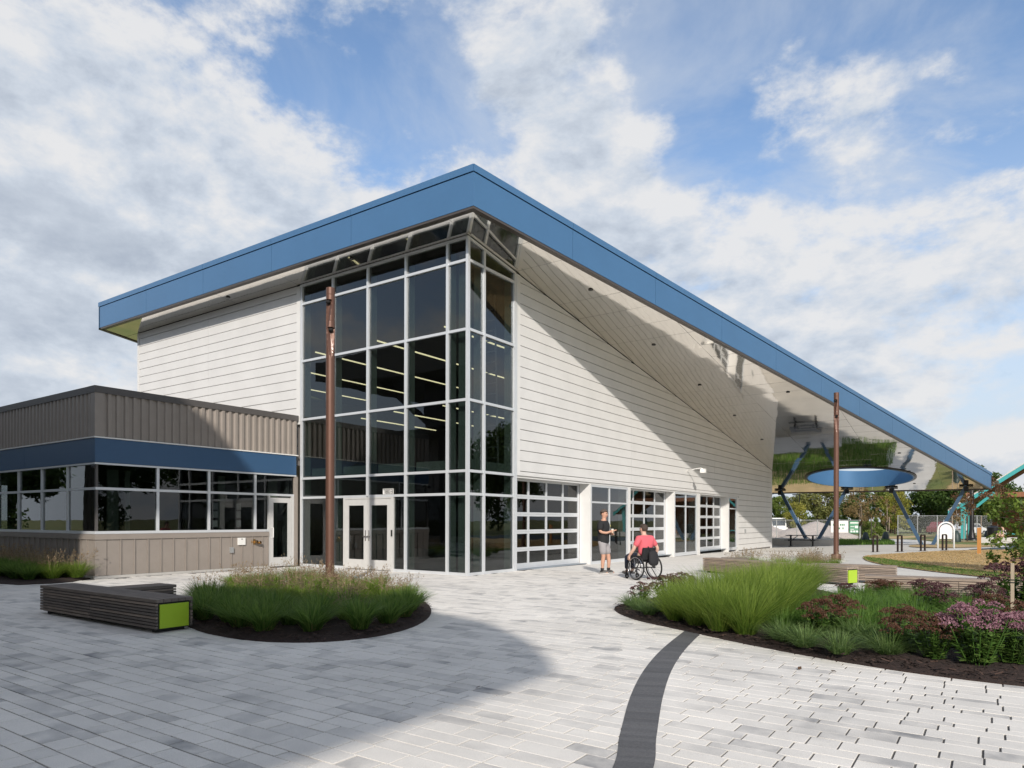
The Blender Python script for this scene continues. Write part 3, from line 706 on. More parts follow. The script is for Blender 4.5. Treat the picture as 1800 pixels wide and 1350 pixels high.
# top closure: B side follows roof slope
m = MB(); m.poly([(.015, .10, zs(.1) - .09), (.015, 2.2, zs(2.2) - .09), (.015, 2.2, zs(2.2) - .02), (.015, .10, zs(.1) - .02)], (-.10, 0, 0)); m.build('head_closure', 'alum', cwall)
mw = .075
def mull(x0, x1, y0, y1, z0, z1, nm='mullion'): part(nm, 'alum', cwall, (x0, x1, y0, y1, z0, z1))
for i, x in enumerate(XC[:-1]):
    zb = 0.0 if i not in (2,) else ZR[1]
    mull(x - mw / 2, x + mw / 2, -.025, .12, zb, 8.859)
mull(-.055, .03, -.03, .055, 0, 8.859)                                # corner post
for y in YC[1:]: mull(-.12, .025, y - mw / 2, y + mw / 2, 0, zs(y) - .10)
mull(-.12, .03, 2.185, 2.25, 0, 8.52)
for k, z in enumerate(ZR):
    h = .07 if k else .09
    for i in range(5):
        a, b = XC[i] + mw / 2 + .001, XC[i + 1] - (mw / 2 if i < 4 else .055) - .001
        if k == 0 and i in (1, 2):
            if i == 1: b = -4.76
            else: a = -2.70
        mull(a, b, -.018, .10, z - h / 2 + (.015 if k == 0 else 0), z + h / 2, 'transom')
    mull(-.10, .018, .0555, YC[1] - mw / 2 - .001, z - h / 2 + (.015 if k == 0 else 0), z + h / 2, 'transom'); mull(-.10, .018, YC[1] + mw / 2 + .001, YC[2] - mw / 2 - .001, z - h / 2 + (.015 if k == 0 else 0), z + h / 2, 'transom')
# panes
ZE = ZR + [ZT]
rp = random.Random(2)
def pane(name, m, parent, pts, ext):
    mb = MB(); mb.poly(pts, ext); return mb.build(name, m, parent)
for k in range(len(ZE) - 1):
    z0, z1 = ZE[k], ZE[k + 1]
    for i in range(5):
        a, b = XC[i] + .03, XC[i + 1] - .03
        if k == 0 and i == 1: b = -4.79
        if k == 0 and i == 2: a = -2.68
        t = rp.uniform(-.003, .003)
        pane('pane', 'glass', cwall, [(a, .03, z0), (b, .03 + t, z0), (b, .03 + t, z1), (a, .03, z1)], (0, .012, 0))
    for a, b in ((.03, .67), (.73, 2.11)):
        t = rp.uniform(-.003, .003)
        pane('pane', 'glass', cwall, [(-.03, a, z0), (-.03 + t, b, z0), (-.03 + t, b, z1 if k < 5 else zs(b) - .085), (-.03, a, z1 if k < 5 else zs(a) - .085)], (-.012, 0, 0))
# double entrance door
part('door_frame', 'alum_door', bld, (-4.76, -4.69, -.02, .10, 0, 2.12), (-2.77, -2.68, -.02, .10, 0, 2.12), (-4.69, -2.77, -.019, .10, 2.08, 2.121))
def leaf(x0, x1, hx, y=-.012, z1=2.07):
    d = part('entrance_door', 'alum_door', bld, (x0, x0 + .15, y, y + .05, .02, z1), (x1 - .15, x1, y, y + .05, .02, z1), (x0 + .15, x1 - .15, y, y + .05, z1 - .18, z1), (x0 + .15, x1 - .15, y, y + .05, .02, .30))
    part('door_glass', 'glass_dark', d, (x0 + .145, x1 - .145, y + .02, y + .03, .29, z1 - .17))
    part('handle', 'chrome', d, (hx - .02, hx + .02, y - .012, y - .0005, .85, 1.16)); part('lever', 'chrome', d, (hx - .07, hx + .07, y - .055, y - .035, .97, .995), (hx - .012, hx + .012, y - .055, y - .0125, .965, 1.0))
    return d
leaf(-4.685, -3.735, -3.80); leaf(-3.725, -2.775, -3.66)
part('card_reader', 'ink_black', bld, (-2.745, -2.705, -.05, -.021, 1.0, 1.18))
# house number over the door
def seven_seg():
    n = empty('house_number', (-3.10, -.005, 2.20), parent=bld)
    part('number_plate', 'plate_white', n, (0, .42, -.006, 0, 0, .157))
    segs = {'7': 'abc', '8': 'abcdefg', '0': 'abcdef', '3': 'abgcd'}
    for i, ch in enumerate('7803'):
        x = .022 + i * .098; w = .078; h = .125; t = .022; z = .016; mb = MB()
        R_ = {'a': (0, w, h - t, h), 'd': (0, w, 0, t), 'g': (0, w, h / 2 - t / 2, h / 2 + t / 2), 'f': (0, t, h / 2, h), 'e': (0, t, 0, h / 2), 'b': (w - t, w, h / 2, h), 'c': (w - t, w, 0, h / 2)}
        for s_ in segs[ch]:
            a, b, c, d = R_[s_]; mb.box(x + a, x + b, -.009 - .0002 * 'abcdefg'.index(s_), -.0065, z + c, z + d)
        mb.build('digit', 'ink_black', n)
seven_seg()

# ---- openings of the long wall: roll-up doors and windows
def garage(y0, y1):
    g = part('garage_door', 'alum', bld, (-.47, -.415, y0, y0 + .07, 0, 2.72), (-.47, -.415, y1 - .07, y1, 0, 2.72), (-.47, -.415, y0 + .07, y1 - .07, .0, .05))
    rows = 5; hgt = 2.70 / rows; cols = 4; wy = (y1 - y0 - .14) / cols
    for r_ in range(rows):
        z = .05 + r_ * hgt * .985
        part('rail', 'alum', g, (-.465, -.41, y0 + .071, y1 - .071, z + .001, z + .062 + (.05 if r_ == 0 else 0))); part('rail', 'alum', g, (-.465, -.412, y0 + .071, y1 - .071, z + hgt * .985 - .062, z + hgt * .985 - .002))
        for c in range(cols + 1):
            yc = y0 + .07 + c * wy; a = max(y0 + .071, yc - .045); b = min(y1 - .071, yc + .045)
            part('stile', 'alum', g, (-.463, -.414, a, b, z + .0625 + (.05 if r_ == 0 else 0), z + hgt * .985 - .0625))
            if c < cols: part('pane', 'glass_clear', g, (-.445, -.438, yc + .04, yc + wy - .04, z + .05, z + hgt * .985 - .05))
    return g
garage(2.42, 6.70); garage(9.93, 14.32); garage(17.55, 21.82)
def window(y0, y1, muls, x=0.0):
    w = part('window_frame', 'alum', bld, (-.10, x, y0, y0 + .06, -.1, 2.69), (-.10, x, y1 - .06, y1, -.1, 2.69), (-.098, x - .002, y0 + .06, y1 - .06, 2.62, 2.69), (-.098, x - .002, y0 + .06, y1 - .06, -.1, .05))
    part('transom', 'alum', w, (-.09, x - .005, y0 + .061, y1 - .061, 2.06, 2.12))
    es = [y0 + .03] + muls + [y1 - .03]
    for q in muls: part('mullion', 'alum', w, (-.095, x - .003, q - .03, q + .03, .051, 2.059), (-.095, x - .003, q - .03, q + .03, 2.121, 2.619))
    for a, b in zip(es[:-1], es[1:]):
        part('pane', 'glass', w, (-.05, -.04, a + .02, b - .02, .03, 2.08)); part('pane', 'glass', w, (-.05, -.04, a + .02, b - .02, 2.10, 2.64))
window(6.78, 9.71, [8.20]); window(14.38, 17.13, [15.74]); window(21.88, 23.24, [])
for y0, y1 in ((6.71, 6.775), (9.715, 9.925), (14.33, 14.375), (17.135, 17.54), (21.825, 21.875), (23.245, 23.555)):
    part('pier', 'trim_white', bld, (-.41, -.001, y0, y1, -.3, 2.70))
# flood lights on arms
def arm_light(loc, parent_label):
    a = tag(empty('arm_light', loc), parent_label, 'light')
    m = MB(); m.lathe([(.05, 0), (.05, .02)], 12); o = m.build('wall_plate', 'white_paint', a); o.rotation_euler = (0, R(90), 0)
    m = MB(); m.tube([(.01, 0, 0), (.3, 0, .06), (.62, 0, .10), (.72, 0, .06)], .022, 8); m.build('arm', 'white_paint', a, smooth=True)
    m = MB(); m.cbox(.62, .84, -.09, .09, -.12, .06, .02); m.build('lamp_head', 'white_paint', a); part('lens', 'plate_white', a, (.64, .82, -.07, .07, -.125, -.1205)); return a
arm_light((.004, 15.85, 3.70), 'white light head on a curved arm fixed to the siding')

# ---- canopy struts (two V pairs)
def strut(top, base, brk):
    s = empty('canopy_strut', (0, 0, 0), parent=bld)
    a = Vector(base); b = Vector(top); m = MB(); m.bar(a, b, .20, .26, up=(0, 1, 0)); m.build('strut_beam', 'navy_steel', s)
    m = MB(); m.box(b.x - .36, b.x + .36, b.y - .14, b.y + .14, b.z - .08, b.z - .03); m.box(b.x - .12, b.x + .12, b.y - .15, b.y + .15, b.z - .35, b.z - .081); m.build('bracket', 'black_steel', s)
    m = MB(); m.lathe([(.2, 0), (.2, .03), (.12, .06)], 12); m.build('foot_plate', 'navy_steel', s, loc=(a.x, a.y, a.z))
strut((-1.15, 37.2, zs(37.2)), (.62, 37.25, .12), 0); strut((3.20, 37.2, zs(37.2)), (1.38, 37.2, .12), 0)
strut((5.85, 37.2, zs(37.2)), (7.58, 37.25, -.08), 0); strut((9.95, 37.2, zs(37.2)), (8.16, 37.2, -.08), 0)

# ---- inside the hall: floor, far walls, steel, strip lights
part('hall_floor', 'interior_floor', bld, (WX0 + .2, -.12, .12, 30, -.02, -.004))
part('hall_partition', 'interior_wall', bld, (-16.6, -.6, 17.5, 17.7, 0, 6.2)); part('hall_partition', 'interior_wall', bld, (-14.4, -14.2, 2.4, 17.4, 0, 7.0))
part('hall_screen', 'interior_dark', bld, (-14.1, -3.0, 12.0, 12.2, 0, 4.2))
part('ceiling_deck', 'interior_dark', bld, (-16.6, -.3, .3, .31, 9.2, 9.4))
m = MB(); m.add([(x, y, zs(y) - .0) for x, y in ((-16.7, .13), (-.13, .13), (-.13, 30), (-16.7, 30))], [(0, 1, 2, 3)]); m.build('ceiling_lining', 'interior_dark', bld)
for i in range(5): part('girt', 'interior_steel', bld, (XC[i] + .09, XC[i + 1] - .12, .34, .50, 2.84, 3.10))
part('girt', 'interior_steel', bld, (-.50, -.34, .55, 2.2, 2.84, 3.10))
for x in XC[:-1]: part('mullion_fin', 'interior_steel', bld, (x - .035, x + .035, .125, .33, .05, 8.7))
for y in YC[1:]: part('mullion_fin', 'interior_steel', bld, (-.33, -.125, y - .035, y + .035, .05, 8.4))
part('corner_column', 'interior_steel', bld, (-.56, -.30, .30, .54, 0, 8.6))
for x, y0, y1, z in [(-1.4, .7, 7, 6.9), (-4.1, .6, 8, 6.9), (-6.8, .6, 8, 6.9), (-9.5, .9, 8, 6.9), (-12.2, 1.5, 8, 6.9), (-4.7, 4.5, 9, 5.5), (-7.1, 4.5, 9.5, 5.5), (-9.4, 5.0, 9.5, 5.5), (-2.2, 9, 13, 5.2)]:
    part('strip_light', 'lamp_strip', bld, (x - .022, x + .022, y0, y1, z, z + .035))
lad = MB()
for x in (-1.15, -.72): lad.bar((x, 2.35, 2.9), (x - .25, 2.5, 8.2), .05, .03)
for k in range(16): lad.bar((-1.15 - .25 * k / 16, 2.35 + .15 * k / 16, 3 + .32 * k), (-.72 - .25 * k / 16, 2.35 + .15 * k / 16, 3 + .32 * k), .03, .03)
lad.build('ladder', 'galv', bld)

# ================================================================== LOW WING
wing = tag(empty('low_wing', (-6.9, 0, 0)), 'low taupe flat roofed wing with a blue band over ribbon windows', 'building')
wing.location = (0, 0, 0)
WX, WY = -6.9, -6.05
XL = -22.0
part('roof_slab', 'taupe_dark', wing, (XL, WX - .08, WY + .08, -.02, 4.45, 4.60))
part('coping', 'taupe_dark', wing, (WX - .30, WX + .06, WY - .06, -.03, 4.60, 4.77)); part('coping', 'taupe_dark', wing, (XL, WX - .302, WY - .06, WY + .3, 4.60, 4.768))
def ribbed(plane, a0, a1, z0, z1, pitch=.215, depth=.045):
    """trapezoid ribbed metal sheets, each 4 ribs wide"""
    w = pitch * 4; n = max(1, round((a1 - a0) / w)); w = (a1 - a0) / n
    for s_ in range(n):
        pr = []
        for k in range(4):
            b = a0 + s_ * w + k * w / 4; q = w / 4
            pr += [(b, 0), (b + q * .30, 0), (b + q * .42, depth), (b + q * .80, depth), (b + q * .92, 0)]
        pr.append((a0 + (s_ + 1) * w, 0)); m = MB(); V = []
        for a, d in pr:
            for z in (z0, z1): V.append((WX + d, a, z) if plane == 'X' else (a, WY - d, z))
        F = [(2 * i, 2 * i + 2, 2 * i + 3, 2 * i + 1) if plane == 'X' else (2 * i, 2 * i + 1, 2 * i + 3, 2 * i + 2)[::-1] for i in range(len(pr) - 1)]
        m.add(V, F); m.build('ribbed_sheet', 'taupe', wing)
ribbed('X', WY + .18, -.05, 3.52, 4.60); ribbed('Y', XL, WX - .18, 3.52, 4.60)
part('corner_trim', 'taupe', wing, (WX - .18, WX + .048, WY - .048, WY + .18, 3.52, 4.60))
part('wall_core', 'taupe_dark', wing, (XL + .05, WX - .003, WY + .003, -.04, 2.86, 4.59))
part('drip_edge', 'plate_white', wing, (WX - .1, WX + .07, WY - .07, -.04, 3.485, 3.515)); part('drip_edge', 'plate_white', wing, (XL, WX - .101, WY - .07, WY + .1, 3.486, 3.514))
def band(plane, js):
    for a, b in zip(js[:-1], js[1:]):
        if plane == 'X': part('band_panel', 'wing_blue', wing, (WX + .002, WX + .045, a + .004, b - .004, 2.88, 3.48))
        else: part('band_panel', 'wing_blue', wing, (a + .004, b - .004, WY - .045, WY - .002, 2.88, 3.48))
band('X', [WY - .04, -.10]); band('Y', [XL, -18, -14.5, -11.0, WX + .045])
part('head_trim', 'alum', wing, (WX - .05, WX + .05, WY - .05, -.10, 2.83, 2.872)); part('head_trim', 'alum', wing, (XL, WX - .051, WY - .05, WY + .05, 2.831, 2.871))
# windows of the wing
BX = [-6.0, -4.51, -3.05, -1.56]
part('sill', 'alum', wing, (WX - .10, WX + .03, WY - .03, -1.10, 1.10, 1.17)); part('sill', 'alum', wing, (XL, WX - .101, WY - .03, WY + .10, 1.101, 1.169))
part('mid_rail', 'alum', wing, (WX - .08, WX + .012, WY - .012, -.14, 2.20, 2.265)); part('mid_rail', 'alum', wing, (XL, WX - .081, WY - .012, WY + .08, 2.201, 2.264))
for y in BX[1:]: part('mullion', 'alum', wing, (WX - .09, WX + .02, y - .035, y + .035, 1.171, 2.199), (WX - .09, WX + .02, y - .035, y + .035, 2.266, 2.829))
part('corner_mullion', 'taupe_dark', wing, (WX - .05, WX + .005, WY - .005, WY + .05, 1.17, 2.20), (WX - .05, WX + .005, WY - .005, WY + .05, 2.265, 2.83))
LX = [-8.44, -9.98, -11.52, -13.06, -14.6, -16.1, -17.6]
for x in LX: part('mullion', 'alum', wing, (x - .035, x + .035, WY - .02, WY + .09, 1.171, 2.2), (x - .035, x + .035, WY - .02, WY + .09, 2.265, 2.829))
es = [WY + .01] + BX[1:] + [-.15]
for i, (a, b) in enumerate(zip(es[:-1], es[1:])):
    b2 = b if i < 3 else -1.12
    part('pane', 'glass_dark', wing, (WX - .03, WX - .02, a + .02, b2 - .02, 1.15, 2.22)); part('pane', 'glass_dark', wing, (WX - .03, WX - .02, a + .02, b - .02, 2.24, 2.84))
es = [WX - .01] + LX
for a, b in zip(es[:-1], es[1:]):
    part('pane', 'glass_dark', wing, (b + .02, a - .02, WY + .02, WY + .03, 1.15, 2.22)); part('pane', 'glass_dark', wing, (b + .02, a - .02, WY + .02, WY + .03, 2.24, 2.84))
# base panels with standing battens
part('base_rail', 'taupe', wing, (WX - .1, WX + .05, WY - .05, -1.10, .96, 1.095)); part('base_rail', 'taupe', wing, (XL, WX - .101, WY - .05, WY + .1, .961, 1.094))
part('base_core', 'taupe_dark', wing, (WX - .25, WX - .001, WY + .001, -1.12, 0, .955)); part('base_core', 'taupe_dark', wing, (XL + .02, WX - .251, WY + .002, WY + .25, 0, .956))
y = WY + .25
part('base_panel', 'taupe', wing, (WX - .05, WX + .028, WY - .028, WY + .245, .06, .957))
while y < -1.2:
    y2 = min(y + .345, -1.11); part('base_panel', 'taupe', wing, (WX, WX + .02, y + .012, y2 - .03, .06, .957)); part('batten', 'taupe', wing, (WX, WX + .045, y2 - .028, y2, .06, .956)); y = y2
x = WX - .055
while x > -18:
    x2 = x - .345; part('base_panel', 'taupe', wing, (x2 + .03, x - .012, WY - .02, WY, .06, .957)); part('batten', 'taupe', wing, (x2, x2 + .028, WY - .045, WY, .06, .956)); x = x2
part('plinth', 'concrete', wing, (XL, WX + .06, WY - .06, -1.08, -.05, .055))
# wing door
dr = part('side_door', 'alum_door', wing, (WX - .03, WX + .02, -1.05, -.93, .02, 2.14), (WX - .03, WX + .02, -.40, -.27, .02, 2.14), (WX - .03, WX + .02, -.93, -.40, 1.99, 2.14), (WX - .03, WX + .02, -.93, -.40, .02, .30))
part('door_glass', 'glass_dark', dr, (WX - .01, WX + .0, -.94, -.39, .29, 2.0))
m = MB(); m.tube([(WX + .021, -.99, .92), (WX + .10, -.99, .92), (WX + .10, -.99, 1.22), (WX + .021, -.99, 1.22)], .013, 8); m.build('pull_handle', 'white_paint', dr)
part('door_jamb', 'alum_door', wing, (WX - .06, WX + .022, -1.10, -1.055, 0, 2.20), (WX - .06, WX + .022, -.265, -.17, 0, 2.20))
part('end_post', 'taupe', wing, (WX - .08, WX + .04, -.165, -.03, 0, 2.83))
part('notice_box', 'plate_white', wing, (WX + .02, WX + .07, -2.16, -1.93, .72, .93)); part('outlet_box', 'galv', wing, (WX + .02, WX + .08, -2.42, -2.32, .50, .66))
part('lock_mark', 'ink_black', wing, (WX + .0705, WX + .073, -2.07, -2.02, .88, .90))
fc = empty('fire_connection', (WX + .02, -1.62, .80), parent=wing)
m = MB(); m.lathe([(.085, 0), (.085, .012), (.05, .03), (.05, .06)], 18); o = m.build('escutcheon', 'brass', fc, smooth=False); o.rotation_euler = (0, R(90), 0)
for dy in (-.0, .11):
    m = MB(); m.lathe([(.035, 0), (.035, .07), (.045, .075), (.045, .10)], 14); o = m.build('inlet_cap', 'brass', fc, loc=(.055, dy, -.02 - dy * .2)); o.rotation_euler = (0, R(75), R(20))
m = MB(); m.ball((WX + .06, WY - .08, 2.76), .05, 10, 8); m.build('dome_camera', 'black_steel', wing, smooth=True)
# wing interior
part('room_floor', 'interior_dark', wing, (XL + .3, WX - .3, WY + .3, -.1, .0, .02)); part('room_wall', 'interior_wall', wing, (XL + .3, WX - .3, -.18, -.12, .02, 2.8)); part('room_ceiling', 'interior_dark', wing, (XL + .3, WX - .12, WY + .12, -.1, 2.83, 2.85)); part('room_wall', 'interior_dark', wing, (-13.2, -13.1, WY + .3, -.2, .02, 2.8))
for y, w in ((-5.55, .28), (-5.1, .12), (-2.45, .22), (-.75, .35)): part('curtain', 'curtain', wing, (WX - .55, WX - .5, y, y + w, .03, 2.75))
for yy in (-2.9, -2.15):
    for zz in (1.25, 1.52, 1.75): part('posted_notice', 'plate_white', wing, (WX - .052, WX - .05, yy, yy + .15, zz, zz + .19))

# ================================================================== POLES
def totem_pole(loc, label, ang0):
    root = tag(empty('light_pole', loc), label, 'pole')
    H, RR = 6.25, .09; nz, nt_ = 230, 40; V = []; F = []
    zz = np.concatenate([np.linspace(.05, 4.3, 20), np.linspace(4.32, H, nz)])
    scoops = [(ang0 - .85, 5.98, .62), (ang0 + .15, 5.40, .62)]
    for z in zz:
        for k in range(nt_):
            a = 2 * math.pi * k / nt_; r_ = RR
            for a0, z0, ln in scoops:
                t = (z0 - z) / ln
                if -.03 < t < 1:
                    da = (a - a0 + math.pi) % (2 * math.pi) - math.pi; w = 1.15 * (1 - max(t, 0)) ** .55
                    if t < 0: w *= 1 - (t / -.03) ** 2
                    if abs(da) < w: r_ = min(r_, RR - .085 * (1 - max(t, 0)) ** .8 * (1 - (da / w) ** 2) ** .5)
            for zr in (6.10, 4.86, 5.55):
                if abs(z - zr) < .006: r_ -= .004
            V.append((r_ * math.cos(a), r_ * math.sin(a), z))
    n = len(zz)
    for i in range(n - 1):
        for k in range(nt_): F.append((i * nt_ + k, i * nt_ + (k + 1) % nt_, (i + 1) * nt_ + (k + 1) % nt_, (i + 1) * nt_ + k))
    F.append(tuple((n - 1) * nt_ + k for k in range(nt_))); m = MB(); m.add(V, F); o = m.build('shaft', 'copper_pole', root); smooth_by_angle(o, 30)
    for a0, z0, ln in scoops:
        m = MB(); m.ball((.062 * math.cos(a0), .062 * math.sin(a0), z0 - .035), .052, 12, 8, sq=(1, 1, .75)); m.build('lamp_recess', 'black_hole', root, smooth=True)
    m = MB(); m.lathe([(.17, .05), (.17, .25), (.16, .27), (.092, .275)], 28); smooth_by_angle(m.build('base_sleeve', 'copper_pole', root))
    m = MB(); m.lathe([(.32, -.05), (.32, .045), (.30, .052)], 28); smooth_by_angle(m.build('footing', 'concrete', root)); return root
totem_pole((-.09, -4.5, .06), 'tall copper brown light pole rising from the round grass island', -.70)
totem_pole((6.53, 13.7, gz(6.5, 13.7)), 'copper brown light pole standing behind the pale benches', -1.4)

# ================================================================== BENCHES
def slat_box(root, M, L, W, H, ends=(None, None), splits=(), dark=0.0, seed=1, n=8, sides=(1, 1)):
    """box bench: horizontal slats both sides, boards on top. M places it"""
    rs = random.Random(seed); js = [0] + list(splits) + [L]; z0 = .055; pit = (H - .05 - z0) / n
    def put(name, m, b, sh, bev=True):
        mb = MB(); mb.box(*b); mb.sh = [max(.01, min(1, sh))] * len(mb.sh); o = mb.build(name, m, root); o.matrix_local = M; return o
    for a, b in zip(js[:-1], js[1:]):
        for k in range(n):
            for s_, (y0, y1) in enumerate(((0, .03), (W - .03, W))):
                if sides[s_]: put('slat', 'wood', (a + .004, b - .004, y0 + rs.uniform(0, .003), y1 - rs.uniform(0, .003), z0 + k * pit + .004, z0 + (k + 1) * pit - .007), dark + rs.uniform(0, .55))
    for i in range(5):
        w = W / 5; put('top_board', 'wood', (0, L, i * w + .003, (i + 1) * w - .003, H - .045, H - rs.uniform(0, .003)), dark + rs.uniform(.1, .6))
    put('core', 'dark_gap', (.03, L - .03, .034, W - .034, .045, H - .05), 0)
    for x in (.12, L - .2): put('foot', 'dark_gap', (x, x + .1, .06, W - .06, .0, .044), 0)
    for e, x in zip(ends, (0, L)):
        if not e: continue
        d = -.012 if x == 0 else .012
        put('end_panel', e, (min(x - d * 2, x - d * .2), max(x - d * 2, x - d * .2), .055, W - .055, .06, H - .07), 0)
def bench(label, segs):
    x, y, a = segs[0][:3]; root = tag(empty('slatted_bench', (0, 0, 0)), label, 'bench', None)
    for i, (x, y, a, L, W, H, ends, splits, dark, sides) in enumerate(segs):
        slat_box(root, Matrix.Translation((x, y, gz(x, y))) @ Matrix.Rotation(a, 4, 'Z'), L, W, H, ends, splits, dark, seed=i + 3, sides=sides)
    return root
bench('dark weathered slatted bench with a lime end beside the grass island', [(-.92, -9.54, .006, 3.40, .50, .44, (None, 'lime'), (1.62,), .55, (1, 1)), (.64, -9.035, R(90), .82, .50, .436, (None, None), (), .5, (1, 1))])
bench('pale slatted bench with lime end behind the tall grass', [(4.50, 5.10, R(-26.5), 4.55, .42, .42, ('lime', 'lime'), (2.3,), .0, (1, 1)), (7.6, 4.02, R(2), 1.85, .42, .416, (None, None), (), .1, (1, 1)), (5.0, 5.35, R(24), .7, .45, .416, (None, None), (), .45, (1, 1))])
bench('pale slatted bench running behind the flowering bed toward the tree', [(9.30, .42, R(7), 2.75, .45, .43, ('lime', None), (1.5,), .05, (1, 1))])

# ================================================================== GRASSES AND FLOWERS
def blades(n, h, spread, width, lean, seed, hvar=.3, droop=.5, base=.10):
    g = np.random.default_rng(seed); az = g.uniform(0, 2 * np.pi, n); r0 = base * np.sqrt(g.random(n)); H = h * (1 - hvar * g.random(n) ** 1.5)
    ln = lean * g.random(n) ** .7; d = np.stack([np.cos(az), np.sin(az)], 1); ba = az + g.uniform(-.7, .7, n)
    b0 = np.stack([np.cos(ba), np.sin(ba)], 1) * r0[:, None]; side = np.stack([-np.sin(az), np.cos(az), np.zeros(n)], 1)
    tw = g.uniform(-.8, .8, n); side = side * np.cos(tw)[:, None] + np.stack([d[:, 0], d[:, 1], np.zeros(n)], 1) * np.sin(tw)[:, None]
    lv = []; ts = (0, .4, .75, 1.0)
    for t in ts:
        out = spread * ln * (t ** 1.6) * h; z = H * (t - droop * ln * t * t * .55)
        lv.append(np.concatenate([b0 + d * out[:, None], np.maximum(z, .01)[:, None]], 1))
    V = []; W = width * g.uniform(.6, 1.2, n)
    for lvl, wk in zip(lv, (.8, 1.0, .7, .12)): V += [lvl - side * (W * wk / 2)[:, None], lvl + side * (W * wk / 2)[:, None]]
    V = np.stack(V, 1).reshape(-1, 3); idx = np.arange(n)[:, None] * 8
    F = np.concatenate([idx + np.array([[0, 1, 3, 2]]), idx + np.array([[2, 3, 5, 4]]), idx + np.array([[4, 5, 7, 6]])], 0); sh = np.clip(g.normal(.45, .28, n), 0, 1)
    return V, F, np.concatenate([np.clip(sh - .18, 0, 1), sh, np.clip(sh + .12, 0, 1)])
def plumes(n, h, spread, seed, hvar=.35):
    """airy seed heads on thin stems"""
    g = np.random.default_rng(seed); V = []; F = []; S = []
    for i in range(n):
        a = g.uniform(0, 6.28); l = g.random() ** .6 * spread; hh = h * (1 - hvar * g.random()); tip = np.array([math.cos(a) * l, math.sin(a) * l, hh]); b = np.array([math.cos(a) * .05, math.sin(a) * .05, .02]); s = np.array([-math.sin(a), math.cos(a), 0]) * .0016
        k = len(V); V += [b - s, b + s, tip + s, tip - s]; F.append((k, k + 1, k + 2, k + 3)); S.append(.2)
        for q in range(9):
            t = .62 + .38 * g.random(); w = (1 - t) * .22 + .015; c = b + (tip - b) * t + g.uniform(-1, 1, 3) * [w, w, w * .5]; o = b + (tip - b) * (t - .05); e = g.uniform(.004, .009); u = g.normal(size=3); u /= np.linalg.norm(u)
            k = len(V); V += [o, c + u * e, c + np.array([0, 0, e * 1.6]), c - u * e]; F.append((k, k + 1, k + 2, k + 3)); S.append(g.random())
    return np.array(V), np.array(F), np.array(S)
CL = {}
for i in range(4):
    CL['deep', i] = np_mesh('blades', *(lambda t: (t[0], t[1]))(blades(330, .44, 1.0, .012, 1.0, 20 + i, droop=.65)), 'grass_deep', blades(330, .44, 1.0, .012, 1.0, 20 + i, droop=.65)[2])
    CL['lush', i] = np_mesh('blades', *blades(700, .98, .95, .0085, 1.0, 40 + i, hvar=.5, droop=.25, base=.15)[:2], 'grass_lush', blades(700, .98, .95, .0085, 1.0, 40 + i, hvar=.5, droop=.25, base=.15)[2])
    CL['bright', i] = np_mesh('blades', *blades(420, .42, 1.45, .0065, 1.0, 60 + i, droop=.95)[:2], 'grass_bright', blades(420, .42, 1.45, .0065, 1.0, 60 + i, droop=.95)[2])
    CL['blue', i] = np_mesh('blades', *blades(360, .36, 1.55, .0065, 1.0, 80 + i, droop=1.05)[:2], 'grass_blue', blades(360, .36, 1.55, .0065, 1.0, 80 + i, droop=1.05)[2])
    CL['airy', i] = np_mesh('blades', *blades(420, .38, 1.15, .0062, 1.0, 90 + i, droop=.6)[:2], 'grass_lush', blades(420, .38, 1.15, .0062, 1.0, 90 + i, droop=.6)[2] * .8)
    CL['plume', i] = np_mesh('seed_heads', *plumes(14, .60, .38, 100 + i)[:2], 'seed_head', plumes(14, .60, .38, 100 + i)[2])
    CL['straw', i] = np_mesh('dry_blades', *blades(36, .18, 1.6, .006, 1.0, 120 + i, droop=1.3)[:2], 'straw', blades(36, .18, 1.6, .006, 1.0, 120 + i, droop=1.3)[2])
gr_ = random.Random(21)
ORD = ['first', 'second', 'third', 'fourth', 'fifth', 'sixth', 'seventh', 'eighth', 'ninth', 'tenth', 'eleventh', 'twelfth', 'thirteenth', 'fourteenth', 'fifteenth', 'sixteenth']
def clump(kind, x, y, s, label, group, cat='grass', extra=(), z=None, tilt=0):
    o = tag(empty('grass_clump', (x, y, (.06 if z is None else z)), gr_.uniform(0, 6.28)), label, cat, group); o.scale = (s, s, s * gr_.uniform(.92, 1.08))
    link('blades', CL[kind, gr_.randrange(4)], o)
    for e in extra: link('seed_heads' if e == 'plume' else 'dry_blades', CL[e, gr_.randrange(4)], o)
    return o
LB = {'front': 'deep green strappy grass clump on the mulch at the front rim of the island', 'airy': 'fine airy grass clump with tan seed heads filling the island'}
used = []
RIM = [(2.21, -8.70, .4), (2.72, -8.62, .38), (3.2, -8.78, .4), (3.72, -8.80, .38), (4.22, -8.46, .38), (4.60, -8.0, .38), (4.52, -7.42, .38), (4.27, -6.85, .38), (3.86, -6.3, .38)]
RIM2 = [(1.15, -8.0, .42), (1.75, -8.2, .42), (2.45, -8.1, .42), (3.1, -8.2, .42), (3.75, -7.95, .42)]
for row, lab in ((RIM, 'deep green strappy grass clump on the island rim, %s from the bench'), (RIM2, 'deep green strappy grass clump behind the island rim, %s from the bench')):
    for k, (x, y, h) in enumerate(row):
        clump('deep', x, y, h / .36, lab % ORD[k], 'grass clumps round the rim of the island', extra=('straw',)); used.append((x, y))
t = 0
